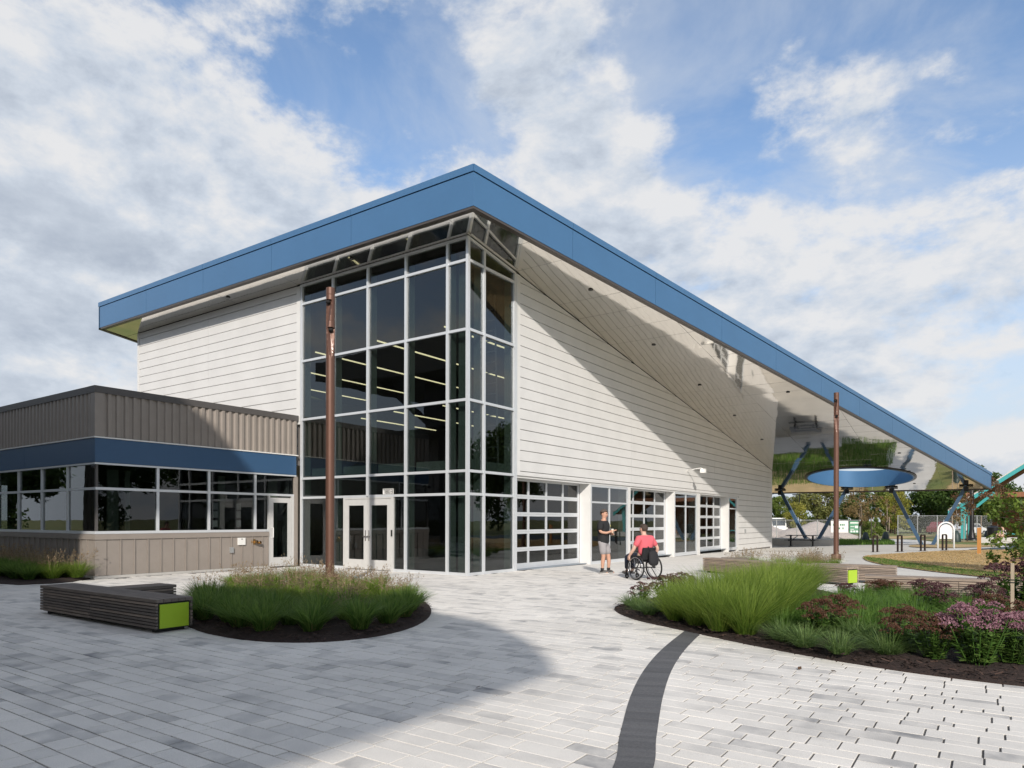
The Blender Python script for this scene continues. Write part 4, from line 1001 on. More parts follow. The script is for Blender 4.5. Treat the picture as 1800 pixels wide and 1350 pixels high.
while t < 400 and len(used) < 105:
    t += 1; a = gr_.uniform(-3.8, 3.6); b = gr_.uniform(-1.8, 1.8); x, y = isl(a, b)
    if not in_isl(x, y, .86) or any((x - u) ** 2 + (y - v) ** 2 < .15 for u, v in used) or (x + .09) ** 2 + (y + 4.5) ** 2 < .16: continue
    used.append((x, y)); front = y < -7.3 or (x > 3.2)
    clump('airy' if not front else gr_.choice(['airy', 'airy', 'deep']), x, y, gr_.uniform(.70, 1.05), LB['airy'], 'airy grasses inside the island', extra=() if (front and gr_.random() < .6) else ('plume',))
for k, (x, y, h) in enumerate(sorted([(7.62, -4.88, .75), (8.02, -5.12, .85), (8.41, -5.40, .9), (8.78, -5.50, .9), (7.63, -3.93, .85), (8.04, -4.15, .95), (8.44, -4.3, 1.0), (8.85, -4.5, .9), (8.31, -2.74, .95), (7.9, -2.9, .8), (8.33, -1.3, .95), (8.36, -.1, .85), (7.75, -1.9, .75), (8.1, -.6, .85), (8.75, -3.5, .95), (8.6, -1.9, .95)], key=lambda t: cam_px(t[0], t[1])[0])):
    clump('lush', x, y, h * .84 / .95, 'tall arching light green grass in the flower bed, %s from its left tip' % ORD[k], 'tall grasses in the bed')
for i, (x, y) in enumerate([(9.13, -5.05), (9.27, -5.75), (9.56, -6.0), (9.97, -5.4), (10.23, -5.63), (9.96, -6.2), (10.39, -6.0), (10.31, -2.72), (9.83, -2.35), (9.42, -2.26), (9.11, -3.24), (9.47, -3.96), (9.92, -1.04), (10.28, -.5), (10.58, -.3), (10.94, -.5), (10.54, -1.84), (9.41, -.6), (9.9, -.2), (9.6, -1.3), (9.08, -.9), (10.74, -1.31), (11.08, -1.6), (11.25, -2.3), (11.55, -5.78), (11.65, -5.3), (10.45, -3.56), (9.77, -4.05), (10.1, -3.3), (10.8, -2.6), (9.3, -4.5), (9.0, -1.9), (10.1, -4.6), (11.0, -3.6), (11.3, -4.0), (9.6, -3.2), (10.9, -.9), (10.1, -1.8), (10.35, -5.2), (10.0, -5.0), (10.6, -4.3), (9.3, -3.6), (10.2, -4.0), (10.9, -4.6), (9.0, -4.0), (9.8, -3.6), (10.6, -5.3), (9.5, -1.8), (10.2, -2.2)]):
    k = 'bright' if y > -5.35 else 'blue'
    clump(k, x, y, gr_.uniform(.62, .85) if y > -2.2 else gr_.uniform(.85, 1.15), 'low bright green tufted grass among the stonecrops of the flower bed' if k == 'bright' else 'grey green arching tuft of grass at the front edge of the flower bed', 'low tufts in the flower bed')
for x, y in [(7.1, -4.6), (7.14, -4.25), (6.72, -4.15), (6.4, -3.75)]: clump('blue', x, y, .75, 'small grey green tuft at the pointed tip of the flower bed', 'tufts at the tip of the bed')
k = 0
for ix in range(22):
    for iy in range(3):
        x = -6.8 - ix * .36 + gr_.uniform(-.12, .12) - iy * .1; y = -6.55 - iy * .42 + gr_.uniform(-.1, .1)
        clump('deep' if iy > 1 else 'airy', x, y, gr_.uniform(1.0, 1.35), 'shaded grass clump growing along the foot of the low wing', 'grasses along the low wing', extra=('plume',) if iy < 2 else ())
for ix in range(15):
    x = 5.6 + gr_.uniform(-.9, 1.6); y = 7.4 + gr_.uniform(-1.4, 2.5)
    clump('airy', x, y, gr_.uniform(.8, 1.1), 'straw coloured airy grass clump behind the pale benches', 'straw grasses behind the benches', extra=('plume', 'plume'), z=.02)
# --- stonecrop: leafy stems under flat flower heads
def stonecrop(seed, stems, h, spread, fm):
    g = np.random.default_rng(seed); LV, LF, LS, FV, FF, FS = [], [], [], [], [], []; st = MB()
    for i in range(stems):
        a = g.uniform(0, 6.28); l = spread * math.sqrt(g.random()); hh = h * (.72 + .33 * g.random()) * (1 - .25 * (l / spread) ** 2); tip = np.array([math.cos(a) * l, math.sin(a) * l, hh]); b = np.array([math.cos(a) * l * .3, math.sin(a) * l * .3, 0.])
        st.tube([b, (b * .4 + tip * .6) - np.array([0, 0, .02]), tip], .004, 4, caps=False)
        for q in range(20):
            t = .1 + .78 * g.random(); c = b + (tip - b) * t; aa = g.uniform(0, 6.28); L_ = g.uniform(.045, .085); d = np.array([math.cos(aa), math.sin(aa), g.uniform(-.1, .6)]) * L_; s = np.array([-math.sin(aa), math.cos(aa), 0]) * L_ * .36
            k = len(LV); LV += [c, c + d * .5 + s, c + d, c + d * .5 - s]; LF.append((k, k + 1, k + 2, k + 3)); LS.append(g.random())
        R_ = g.uniform(.05, .095)
        for q in range(58):
            u = g.uniform(0, 6.28); rr = R_ * math.sqrt(g.random()); c = tip + np.array([math.cos(u) * rr, math.sin(u) * rr, .042 * (1 - (rr / R_) ** 2) + g.uniform(-.006, .008)]); e = g.uniform(.006, .011); n1 = g.normal(size=3); n1 /= np.linalg.norm(n1); n2 = np.cross(n1, g.normal(size=3)); n2 /= np.linalg.norm(n2)
            k = len(FV); FV += [c + n1 * e, c + n2 * e, c - n1 * e, c - n2 * e]; FF.append((k, k + 1, k + 2, k + 3)); FS.append(g.random())
            k = len(FV); n3 = np.cross(n1, n2); FV += [c + n3 * e, c + n2 * e, c - n3 * e, c - n2 * e]; FF.append((k, k + 1, k + 2, k + 3)); FS.append(g.random())
    return st.mesh('stems', 'sedum_leaf'), np_mesh('leaves', np.array(LV), np.array(LF), 'sedum_leaf', np.array(LS)), np_mesh('flower_heads', np.array(FV), np.array(FF), fm, np.array(FS))
SED = {}
for kind, fm, st_ in (('pink', 'sedum_pink', 40), ('plum', 'sedum_plum', 34), ('rust', 'sedum_rust', 34)):
    for i in range(2): SED[kind, i] = stonecrop(200 + i + 7 * st_ + len(kind), st_, .52, .27, fm)
def sedum(kind, x, y, h, label, group=None):
    o = tag(empty('stonecrop_plant', (x, y, .055), gr_.uniform(0, 6.28)), label, 'flower', group); s = h / .52; o.scale = (s * 1.02, s * 1.02, s)
    a, b, c = SED[kind, gr_.randrange(2)]; link('stems', a, o); link('leaves', b, o); link('flower_heads', c, o)
sedum('pink', 11.17, -6.05, .60, 'large stonecrop with full pink mauve flower heads at the front right of the bed')
sedum('pink', 11.42, -5.85, .50, 'stonecrop with pink flower heads half behind the largest pink one')
sedum('plum', 10.65, -2.84, .50, 'plum flowered stonecrop standing up in the middle of the bed')
sedum('plum', 10.30, .0, .40, 'dark plum stonecrop clump in front of the slatted bench')
sedum('plum', 9.12, -.5, .30, 'plum stonecrop below the lime bench end')
sedum('plum', 11.22, -1.5, .46, 'plum flowered stonecrop left of the wooden stake')
sedum('plum', 11.66, -.6, .85, 'tall plum flowered stonecrop right of the wooden stake at the picture edge')
for x, y, h, w in [(9.55, -.05, .36, 'left'), (9.75, .0, .36, 'right')]: sedum('rust', x, y, h, '%s one of two small brown stonecrops in front of the bench slats' % w, 'small brown stonecrops by the bench')
for k, (x, y, h) in enumerate([(10.80, -6.02, .44), (10.52, -5.80, .40), (10.40, -4.75, .42), (9.62, -5.30, .46), (9.75, -4.80, .46), (11.3, -2.6, .42), (11.55, -4.5, .46), (10.98, -5.15, .42)]): sedum('rust', x, y, h, 'faded rust brown stonecrop %s in the flower bed' % ('left of the large pink one', 'two places left of the large pink one', 'in the middle, second row,', 'right of the tall grass, nearest the paving,', 'right of the tall grass, second row,', 'just left of the wooden stake', 'behind the pink flowers at the right edge', 'behind the large pink one')[k], 'faded stonecrops in the bed')
for x, y, h, w in [(6.62, -2.76, .50, 'nearer taller'), (6.78, -2.4, .45, 'farther lower')]: sedum('plum', x, y, h, 'brown plum stonecrop left of the tall grass, the %s of two' % w, 'stonecrops left of the tall grass')
sedum('plum', 6.50, -3.55, .36, 'lone small stonecrop at the mulch tip of the bed')
st = MB(); st.cbox(-.02, .02, -.02, .02, -.1, .92, .006); tag(st.build('wooden_stake', 'stake_wood', loc=(11.50, -3.0, 0)), 'square wooden stake with a black tie rising from the flower bed', 'stake')
so = bpy.data.objects['wooden_stake']; part('tie', 'ink_black', so, (-.023, .023, -.023, .023, .66, .675), (-.023, .023, -.023, .023, .695, .71))
# dead leaves on the paving
m = MB()
for x, y in [(9.72, -6.95), (10.02, -6.9), (7.6, -9.4)]:
    a = gr_.uniform(0, 6); u = Vector((math.cos(a), math.sin(a), .3)) * .035; v = Vector((-math.sin(a), math.cos(a), .4)) * .02; c = Vector((x, y, .018)); m = MB(); m.add([c - u, c + v, c + u, c - v], [(0, 1, 2, 3)]); tag(m.build('dead_leaf', 'leaf_red'), 'curled brown dead leaf lying on the pale pavers', 'leaf', 'dead leaves on the paving')
# lawn blades at the right and green tuft bed beyond the seat wall
def lawn_blades(poly, n, name, mt, h, lbl):
    xs = [p[0] for p in poly]; ys = [p[1] for p in poly]; P = []
    while len(P) < n:
        x = random.uniform(min(xs), max(xs)); y = random.uniform(min(ys), max(ys))
        if inside(poly, x, y) and cam_px(x, y)[0] < 1900: P.append((x, y, gz(x, y) + .02))
    P = np.array(P); g = np.random.default_rng(5); a = g.uniform(0, 6.28, n); H = h * g.uniform(.5, 1.2, n); w = .006 + .0004 * np.clip(P[:, 1], 0, 40)
    s = np.stack([np.cos(a), np.sin(a), 0 * a], 1) * w[:, None]; tp = P + np.stack([g.normal(0, .03, n), g.normal(0, .03, n), H], 1)
    V = np.stack([P - s, P + s, tp + s * .2, tp - s * .2], 1).reshape(-1, 3); F = np.arange(4 * n).reshape(-1, 4)
    o = link(name, np_mesh(name, V, F, mt, g.random(n))); tag(o, lbl, 'grass', kind='stuff')
EDGE = [(6.9, 17.6), (7.35, 14.9), (8.15, 12.35), (9.35, 10.05), (10.75, 8.15), (12.25, 6.65), (13.1, 7.2), (11.6, 9.2), (10.0, 11.7), (8.8, 13.9), (7.9, 16)]
lawn_blades(EDGE, 9000, 'lawn_edge_grass', 'grass_bright', .035, 'green strip of turf along the near edge of the dry lawn')
lawn_blades([p for p in LAWN if True], 30000, 'lawn_grass', 'lawn_blade', .026, 'dry tan turf of the small lawn at the right')
lawn_blades([(-12, 38.3), (2.6, 38.3), (2.7, 37.3), (6.0, 38.2), (5.2, 43), (2.4, 47), (-12, 47)], 16000, 'tuft_grass', 'grass_bright', .28, 'dark green low grass bed behind the round roof opening')

# ================================================================== SMALL THINGS OF THE PLAZA
def seat_wall():
    z = gz(1, 36); m = MB(); m.cbox(-6, 2.55, 35.9, 38.2, z - .2, .20, .03); tag(m.build('concrete_seat_wall', 'concrete'), 'low concrete seat wall under the canopy by the picnic table', 'wall')
seat_wall()
def picnic(loc, rz):
    r_ = tag(empty('picnic_table', loc, rz), 'black steel picnic table under the canopy', 'table')
    part('table_top', 'black_steel', r_, (-.95, .95, -.38, .38, .72, .76)); part('seat', 'black_steel', r_, (-.95, .95, -.80, -.52, .42, .46)); part('seat', 'black_steel', r_, (-.95, .95, .52, .80, .42, .46))
    for x in (-.68, .68):
        m = MB(); m.box(x - .05, x + .05, -.06, .06, .02, .72); m.box(x - .04, x + .04, -.70, .70, .37, .42); m.box(x - .06, x + .06, -.55, .55, 0, .04); m.build('leg', 'black_steel', r_)
        m = MB(); m.bar((x, 0, .36), (x * .35, 0, .72), .04, .04); m.build('brace', 'black_steel', r_)
picnic((.95, 34.2, gz(.9, 34)), .05)
def hoop(x, y, label):
    r_ = tag(empty('bike_hoop', (x, y, gz(x, y)), R(62)), label, 'bike rack', 'row of bike hoops'); m = MB()
    pts = [(-.16, 0), (-.16, .76), (-.13, .79), (.13, .79), (.16, .76), (.16, 0)]
    for a, b in zip(pts[:-1], pts[1:]): m.bar((a[0], 0, a[1]), (b[0], 0, b[1]), .065, .065, up=(0, 1, 0))
    m.build('hoop', 'brown_steel', r_); part('base_plate', 'brown_steel', r_, (-.26, -.07, -.07, .07, 0, .012)); part('base_plate', 'brown_steel', r_, (.07, .26, -.07, .07, 0, .012))
for (x, y), l in zip([(6.56, 23.9), (7.54, 24.7), (8.42, 26.1), (9.27, 27.6)], ['dark brown bike hoop nearest the hall, left end of the row', 'second dark brown bike hoop from the left', 'dark brown bike hoop in front of the canopy strut foot', 'dark brown bike hoop in front of the arched sign']): hoop(x, y, l)
o = tag(empty('orange_post', (10.8, 23.2, gz(10.8, 23))), 'square orange timber post beside the walk', 'post'); m = MB(); m.cbox(-.075, .075, -.075, .075, 0, 1.2, .02); m.build('post', 'orange', o); m = MB(); m.box(-.13, .13, -.13, .13, -.02, .03); m.build('collar', 'concrete', o)
def arch_sign():
    r_ = tag(empty('arched_sign', (9.2, 30.4, gz(9.2, 30.4)), R(30)), 'white arched information board on two legs', 'sign'); w = .42; pts = [(-w, 0), (-w, 1.0)] + [(w * math.cos(t), 1.0 + .42 * math.sin(t)) for t in np.linspace(math.pi, 0, 13)[1:-1]] + [(w, 1.0), (w, 0)]
    m = MB(); m.tube([(x, 0, z) for x, z in pts], .045, 8); m.build('frame', 'white_paint', r_, smooth=True)
    pts = [(-.33, .52), (.33, .52), (.33, 1.0)] + [(.33 * math.cos(t), 1.0 + .32 * math.sin(t)) for t in np.linspace(0, math.pi, 11)[1:-1]] + [(-.33, 1.0)]
    m = MB(); m.poly([(x, -.015, z) for x, z in pts], (0, .03, 0)); m.build('board', 'trim_white', r_)
arch_sign()
# ---- trees
def crown(centres, radii, n, size, seed, flat=1.0):
    g = np.random.default_rng(seed); k = g.integers(0, len(centres), n); C = np.array(centres)[k]; rr = np.array(radii)[k]
    u = g.normal(size=(n, 3)); u /= np.linalg.norm(u, axis=1)[:, None]; P = C + u * (rr * g.random(n) ** .45)[:, None] * np.array([1, 1, flat])
    a = g.normal(size=(n, 3)); a /= np.linalg.norm(a, axis=1)[:, None]; b = np.cross(a, g.normal(size=(n, 3))); b /= np.linalg.norm(b, axis=1)[:, None]
    s = (size * g.uniform(.6, 1.25, n))[:, None]; V = np.stack([P - a * s, P + b * s * .5, P + a * s, P - b * s * .5], 1).reshape(-1, 3)
    cs = np.random.default_rng(seed + 1).random(len(centres)) * .5; sh = np.clip(cs[k] + g.normal(.25, .2, n), 0, 1); return V, np.arange(4 * n).reshape(-1, 4), sh
def tree_meshes(h, rx, rz, zc, ncl, n, size, mt, seed, trunk_r=.16, bark='bark', gappy=.55):
    g = random.Random(seed); cs = []; rs_ = []
    for i in range(ncl):
        a = g.uniform(0, 6.28); rr = math.sqrt(g.random()) * rx * .82; zz = zc + g.uniform(-1, 1) * rz * math.sqrt(max(.05, 1 - (rr / rx) ** 2)); cs.append((math.cos(a) * rr, math.sin(a) * rr, zz)); rs_.append(g.uniform(.22, .42) * min(rx, rz) * (gappy + .45))
    t = MB(); t.tube([(0, 0, -.1), (.05 * g.uniform(-1, 1), .03, h * .3), (.1 * g.uniform(-1, 1), .06, h * .62), (0, 0, h * .9)], [trunk_r, trunk_r * .8, trunk_r * .5, trunk_r * .12], 8)
    for c in cs[:max(6, ncl // 3)]:
        z0 = min(c[2] * .75, h * .6); t.tube([(0, 0, z0), (c[0] * .5, c[1] * .5, (z0 + c[2]) * .5 + .1), c], [trunk_r * .42, trunk_r * .25, trunk_r * .08], 5)
    return t.mesh('trunk', bark, True), np_mesh('crown', *crown(cs, rs_, n, size, seed)[:2], mt, crown(cs, rs_, n, size, seed)[2])
TM = {'round': tree_meshes(7, 3.2, 2.7, 4.2, 34, 8000, .17, 'leaf_mid', 1), 'round2': tree_meshes(7, 3.4, 2.6, 4.0, 30, 8000, .17, 'leaf_pale', 2), 'dark': tree_meshes(8, 3.0, 3.4, 4.4, 36, 8500, .18, 'leaf_dark', 3), 'yellow': tree_meshes(6, 2.3, 2.6, 3.5, 26, 3600, .15, 'leaf_yellow', 4), 'tan': tree_meshes(6, 2.4, 2.2, 3.8, 20, 2200, .13, 'leaf_tan', 5, gappy=.4), 'cone': tree_meshes(6, 1.2, 2.6, 3.2, 26, 3200, .14, 'leaf_dark', 6), 'sapling': tree_meshes(3.4, .75, 1.1, 2.4, 14, 420, .075, 'leaf_tan', 7, trunk_r=.03, bark='bark_pale', gappy=.3), 'bush': tree_meshes(2.5, 2.2, 1.3, 1.4, 26, 3600, .14, 'leaf_mid', 8), 'bare': tree_meshes(6.5, 1.2, 2.2, 4.2, 16, 300, .08, 'leaf_tan', 9, trunk_r=.09, bark='bark_pale', gappy=.3), 'sapling_red': tree_meshes(4.2, 1.1, 1.5, 2.9, 18, 900, .085, 'leaf_red', 10, trunk_r=.04, gappy=.4)}
def tree(kind, x, y, s, label, group=None, name='tree', sz=1.0):
    o = tag(empty(name, (x, y, gz(x, y) - .05), random.uniform(0, 6.28)), label, 'tree', group); o.scale = (s, s, s * sz); a, b = TM[kind]; link('trunk', a, o); link('crown', b, o); return o
tree('cone', -17.0, 96, 1.15, 'small dark conifer shaped tree at the left edge of the far trees')
tree('bare', -14.0, 78, 1.0, 'thin nearly bare tree beside the white vehicle cab')
tree('round', -13.2, 92, .80, 'low green tree left of the canopy strut')
tree('round2', -9.3, 92, 1.12, 'broad pale green tree between the first pair of struts')
tree('yellow', -6.6, 66, .60, 'small yellow tree by the gravel heap')
tree('dark', -4.6, 96, .78, 'dark green tree right of the far light pole and copper pole')
tree('tan', -3.2, 88, 1.0, 'thin tan leaved tree behind the green banner')
tree('round', -.6, 98, .95, 'mid green tree behind the corner of the chain link fence')
tree('yellow', .9, 88, .92, 'bright yellow leaved tree under the round roof opening')
tree('dark', 4.2, 100, .98, 'dense dark green tree right of the yellow tree')
tree('round', 7.0, 104, 1.02, 'green tree behind the far fence')
tree('dark', 8.4, 92, 1.06, 'tall dark green tree behind the right hand strut')
tree('dark', 12.2, 104, 1.0, 'dark green tree behind the teal trimmed shelter')
for x, y, s in [(-16, 100, 1.0), (-11, 102, 1.1), (-6.5, 104, 1.15), (-1.5, 106, 1.1), (2.5, 104, 1.15), (6.5, 108, 1.2), (11, 108, 1.1), (15.5, 104, 1.3), (20, 100, 1.3)]: tree('bush', x, y, s * 1.3, 'low green thicket along the far edge of the grounds', 'thickets beyond the fence', 'thicket')
tree('bush', 1.3, 66, .72, 'dark green bush at the end of the chain link fence', name='bush')
tree('sapling', 3.2, 43.3, 1.0, 'staked sapling with bare stem left of the walk'); tree('sapling', 4.75, 44.6, 1.02, 'staked sapling right of the first in the dry lawn'); tree('sapling_red', 9.75, 47.6, 1.0, 'reddish young tree in front of the black lamp post'); tree('sapling_red', 11.6, 52.0, 1.15, 'reddish brown young tree in front of the brick coloured shelter'); tree('sapling', 9.2, 45.2, .9, 'thin staked sapling beside the arched sign')
def water_bag(x, y, label):
    r_ = tag(empty('watering_bag', (x, y, gz(x, y))), label, 'watering bag', 'watering bags on saplings'); m = MB(); m.lathe([(.30, 0), (.31, .12), (.24, .45), (.13, .78), (.05, .82)], 14); smooth_by_angle(m.build('bag', 'bag_green', r_), 50); m = MB(); m.bar((-.28, 0, .02), (.05, 0, .85), .03, .03); m.build('seam', 'bag_green', r_)
for (x, y), l in zip([(3.55, 43.0), (4.7, 44.5), (9.15, 45.1), (11.0, 47.8)], ['black watering bag by the left sapling', 'grey green watering bag on the second sapling', 'dark green watering bag behind the arched sign', 'dark watering bag beside the lamp post']): water_bag(x, y, l)
for (x, y), l in zip([(3.0, 43.6), (3.9, 43.2), (4.95, 44.2), (8.9, 44.8), (9.6, 45.4), (10.6, 47.2)], range(6)):
    m = MB(); m.tube([(0, 0, 0), (.02, 0, 1.9)], .03, 6); tag(m.build('tree_stake', 'bark_pale', loc=(x, y, gz(x, y))), 'pale round tree stake on the dry lawn, %s from the left' % ORD[l], 'stake', 'tree stakes')
# right hand young oak with big leaves
oak = tag(empty('young_oak', (12.58, 9.8, .0)), 'young broad leaved tree with red tinged leaves at the right edge', 'tree')
g_ = random.Random(31); cs = []; rs_ = []
for i in range(70):
    z = .35 + 2.6 * g_.random() ** .9; rr = (1.55 if z < 1.9 else 1.55 * (3.25 - z) / 1.4) * math.sqrt(g_.random()); a = g_.uniform(0, 6.28); cs.append((math.cos(a) * rr, math.sin(a) * rr, z)); rs_.append(g_.uniform(.16, .32))
for i in range(5): cs.append((-.25 + .03 * i, -.1, 2.7 + .12 * i)); rs_.append(.13)
t = MB(); t.tube([(0, 0, -.1), (.02, 0, 1), (-.05, 0, 2.2), (-.2, -.1, 3.1)], [.05, .042, .026, .006], 8)
for c in cs: t.tube([(0, 0, max(.3, c[2] - .5)), (c[0] * .5, c[1] * .5, c[2] - .1), c], [.014, .009, .003], 4, caps=False)
link('trunk', t.mesh('trunk', 'bark'), oak); V, F, S = crown(cs, rs_, 5200, .075, 33); link('crown', np_mesh('crown', V, F, 'leaf_oak', S), oak); V, F, S = crown(cs, rs_, 260, .06, 37); link('red_leaves', np_mesh('red_leaves', V, F, 'leaf_red', S), oak)
# ---- chain link fence, banners, gravel heap, vehicles
def mesh_fence_material():
    m = bpy.data.materials.new('chain_link'); m.use_nodes = True; t = m.node_tree; t.nodes.clear(); L = t.links.new
    tr = t.nodes.new('ShaderNodeBsdfTransparent'); df = t.nodes.new('ShaderNodeBsdfDiffuse'); df.inputs[0].default_value = (.30, .31, .31, 1); mx = t.nodes.new('ShaderNodeMixShader'); out = t.nodes.new('ShaderNodeOutputMaterial')
    tc = t.nodes.new('ShaderNodeTexCoord'); acc = []
    for sgn in (1, -1):
        sp = t.nodes.new('ShaderNodeVectorMath'); sp.operation = 'DOT_PRODUCT'; sp.inputs[1].default_value = (1, 0, sgn); L(tc.outputs['Object'], sp.inputs[0]); mm = t.nodes.new('ShaderNodeMath'); mm.operation = 'PINGPONG'; mm.inputs[1].default_value = .045; L(sp.outputs['Value'], mm.inputs[0]); lt = t.nodes.new('ShaderNodeMath'); lt.operation = 'LESS_THAN'; lt.inputs[1].default_value = .0026; L(mm.outputs[0], lt.inputs[0]); acc.append(lt)
    ad = t.nodes.new('ShaderNodeMath'); ad.operation = 'MAXIMUM'; L(acc[0].outputs[0], ad.inputs[0]); L(acc[1].outputs[0], ad.inputs[1]); L(ad.outputs[0], mx.inputs[0]); L(tr.outputs[0], mx.inputs[1]); L(df.outputs[0], mx.inputs[2]); L(mx.outputs[0], out.inputs[0]); MATS['chain_link'] = m
mesh_fence_material()
def fence(p, q, n, h, label):
    P = Vector((*p, 0)); Q = Vector((*q, 0)); d = Q - P; z = gz(*p) - .03; r_ = tag(empty('chain_link_fence', (p[0], p[1], z), math.atan2(d.y, d.x)), label, 'fence'); L_ = d.length
    for i in range(n + 1):
        m = MB(); m.tube([(0, 0, 0), (0, 0, h + .05)], .05, 8); m.build('fence_post', 'galv', r_, loc=(L_ * i / n, 0, 0))
    m = MB(); m.tube([(0, 0, h), (L_, 0, h)], .03, 6); m.build('top_rail', 'galv', r_); m = MB(); m.box(0, L_, -.004, .004, .05, h); m.build('wire_mesh', 'chain_link', r_); return r_
fence((-11.5, 55.2), (1.05, 58.0), 7, 1.85, 'galvanised chain link fence in front of the gravel heap')
fence((2.6, 74), (19, 84), 9, 2.3, 'galvanised chain link fence running behind the far lawn')
def banner(p, w, h, z, m_, label, ink, marks, rz):
    r_ = tag(empty('fence_banner', (p[0], p[1], z), rz), label, 'banner'); part('cloth', m_, r_, (0, w, -.015, 0, 0, h))
    for i, (a, b, c, d) in enumerate(marks): part('print', ink, r_, (a * w, b * w, -.018, -.0155, c * h, d * h))
rr_ = random.Random(4)
mk1 = [(.12 + .1 * i, .19 + .1 * i, .58, .74) for i in range(7) if i != 3] + [(.16 + .1 * i, .23 + .1 * i, .28, .44) for i in range(6) if i != 4]
banner((-1.35, 57.25), 1.5, 1.12, .33, 'plate_white', 'white printed banner hung on the chain link fence', 'ink_green', mk1, .22)
mk2 = [(.08, .92, .80, .90), (.1, .5, .52, .57), (.55, .85, .42, .62), (.1, .45, .30, .35), (.1, .3, .08, .22), (.38, .58, .08, .22), (.66, .86, .08, .22)]
banner((.2, 57.62), .85, 1.15, .28, 'sign_green', 'green and white banner on the fence beside the copper pole', 'plate_white', mk2, .22)
def heap():
    g = np.random.default_rng(8); n = 40; xs = np.linspace(-1, 1, n); X, Y = np.meshgrid(xs, xs); r2 = X ** 2 + Y ** 2; Z = np.clip(1 - r2, 0, None) ** .8 * (1 + .35 * np.sin(X * 5 + 1) * np.cos(Y * 4)) + g.normal(0, .025, X.shape) * (r2 < 1); Z = np.where(r2 >= 1, -.2, Z)
    V = np.stack([X.ravel() * 4.6, Y.ravel() * 3.2, Z.ravel() * 1.25], 1); i, j = np.meshgrid(np.arange(n - 1), np.arange(n - 1)); a = (j * n + i).ravel(); return np_mesh('gravel_heap', V, np.stack([a, a + 1, a + 1 + n, a + n], 1), 'gravel')
tag(link('gravel_heap', heap(), loc=(-4.1, 62.5, -.3), rot=(0, 0, .3)), 'pale pinkish gravel heap behind the chain link fence', 'heap'); o = tag(link('gravel_heap', heap(), loc=(-8.3, 62.0, -.3), rot=(0, 0, 1.3)), 'lower gravel heap in front of the white vehicle cab', 'heap'); o.scale = (.8, .8, .7)
def car(loc, rz, paint, label, name='parked_car', hgt=1.0):
    r_ = tag(empty(name, loc, rz), label, 'car'); prof = [(-2.2, .35), (-2.2, .8), (-2.05, .95), (-1.5, 1.0), (-1.0, 1.42), (.55, 1.45), (1.2, 1.0), (2.05, .88), (2.2, .7), (2.2, .35)]
    m = MB(); m.poly([(x, -.85, z * hgt) for x, z in prof], (0, 1.7, 0)); m.build('body', paint, r_)
    for s_ in (-1, 1):
        m = MB(); m.poly([(x, s_ * .853, z * hgt) for x, z in [(-1.35, 1.02), (-.93, 1.36), (.48, 1.38), (1.02, 1.02)]], (0, s_ * .006, 0)); m.build('side_window', 'car_glass', r_)
        for x in (-1.35, 1.35): m = MB(); m.ring((x, s_ * .80, .33), (1, 0, 0), (0, 0, 1), .23, .10, 18, 8); m.build('wheel', 'tyre', r_); m = MB(); m.lathe([(.17, -.05), (.17, .05)], 12); o_ = m.build('rim', 'galv', r_, loc=(x, s_ * .82, .33)); o_.rotation_euler = (R(90), 0, 0)
    for x, z in ((2.205, .72), (-2.21, .78)):
        for s_ in (-1, 1): part('headlight' if x > 0 else 'tail_light', 'plate_white' if x > 0 else 'car_maroon', r_, (x - .01, x + .012, s_ * .65 - .13, s_ * .65 + .13, z * hgt - .06, z * hgt + .06))
    return r_
car((6.2, 86.5, -.3), 1.2, 'car_maroon', 'dark red car parked beyond the far fence', hgt=1.15); car((9.0, 84.5, -.3), .9, 'car_white', 'white car parked beyond the arched sign')
cab = tag(empty('work_vehicle', (-8.6, 66.5, -.3), R(-60)), 'white cabbed work vehicle behind the gravel at the corner of the hall', 'vehicle')
m = MB(); m.poly([(x, -.8, z) for x, z in [(-.9, .55), (-.9, 1.9), (-.75, 2.05), (.55, 2.05), (.85, 1.2), (.9, .55)]], (0, 1.6, 0)); m.build('cab', 'white_paint', cab)
for s_ in (-1, 1):
    m = MB(); m.poly([(x, s_ * .803, z) for x, z in [(-.65, 1.05), (-.65, 1.85), (-.08, 1.85), (-.08, 1.05)]], (0, s_ * .008, 0)); m.build('side_window', 'car_glass', cab); m = MB(); m.poly([(x, s_ * .803, z) for x, z in [(.08, 1.05), (.08, 1.85), (.48, 1.85), (.74, 1.15)]], (0, s_ * .008, 0)); m.build('side_window', 'car_glass', cab)
    for x in (-.6, .7): m = MB(); m.ring((x, s_ * .75, .38), (1, 0, 0), (0, 0, 1), .24, .14, 16, 8); m.build('wheel', 'tyre', cab)
m = MB(); m.poly([(.85, -.7, 1.18), (.85, .7, 1.18), (.59, .7, 1.95), (.59, -.7, 1.95)], (.012, 0, .004)); m.build('windscreen', 'car_glass', cab); part('front_body', 'white_paint', cab, (.9, 1.7, -.7, .7, .45, 1.0))
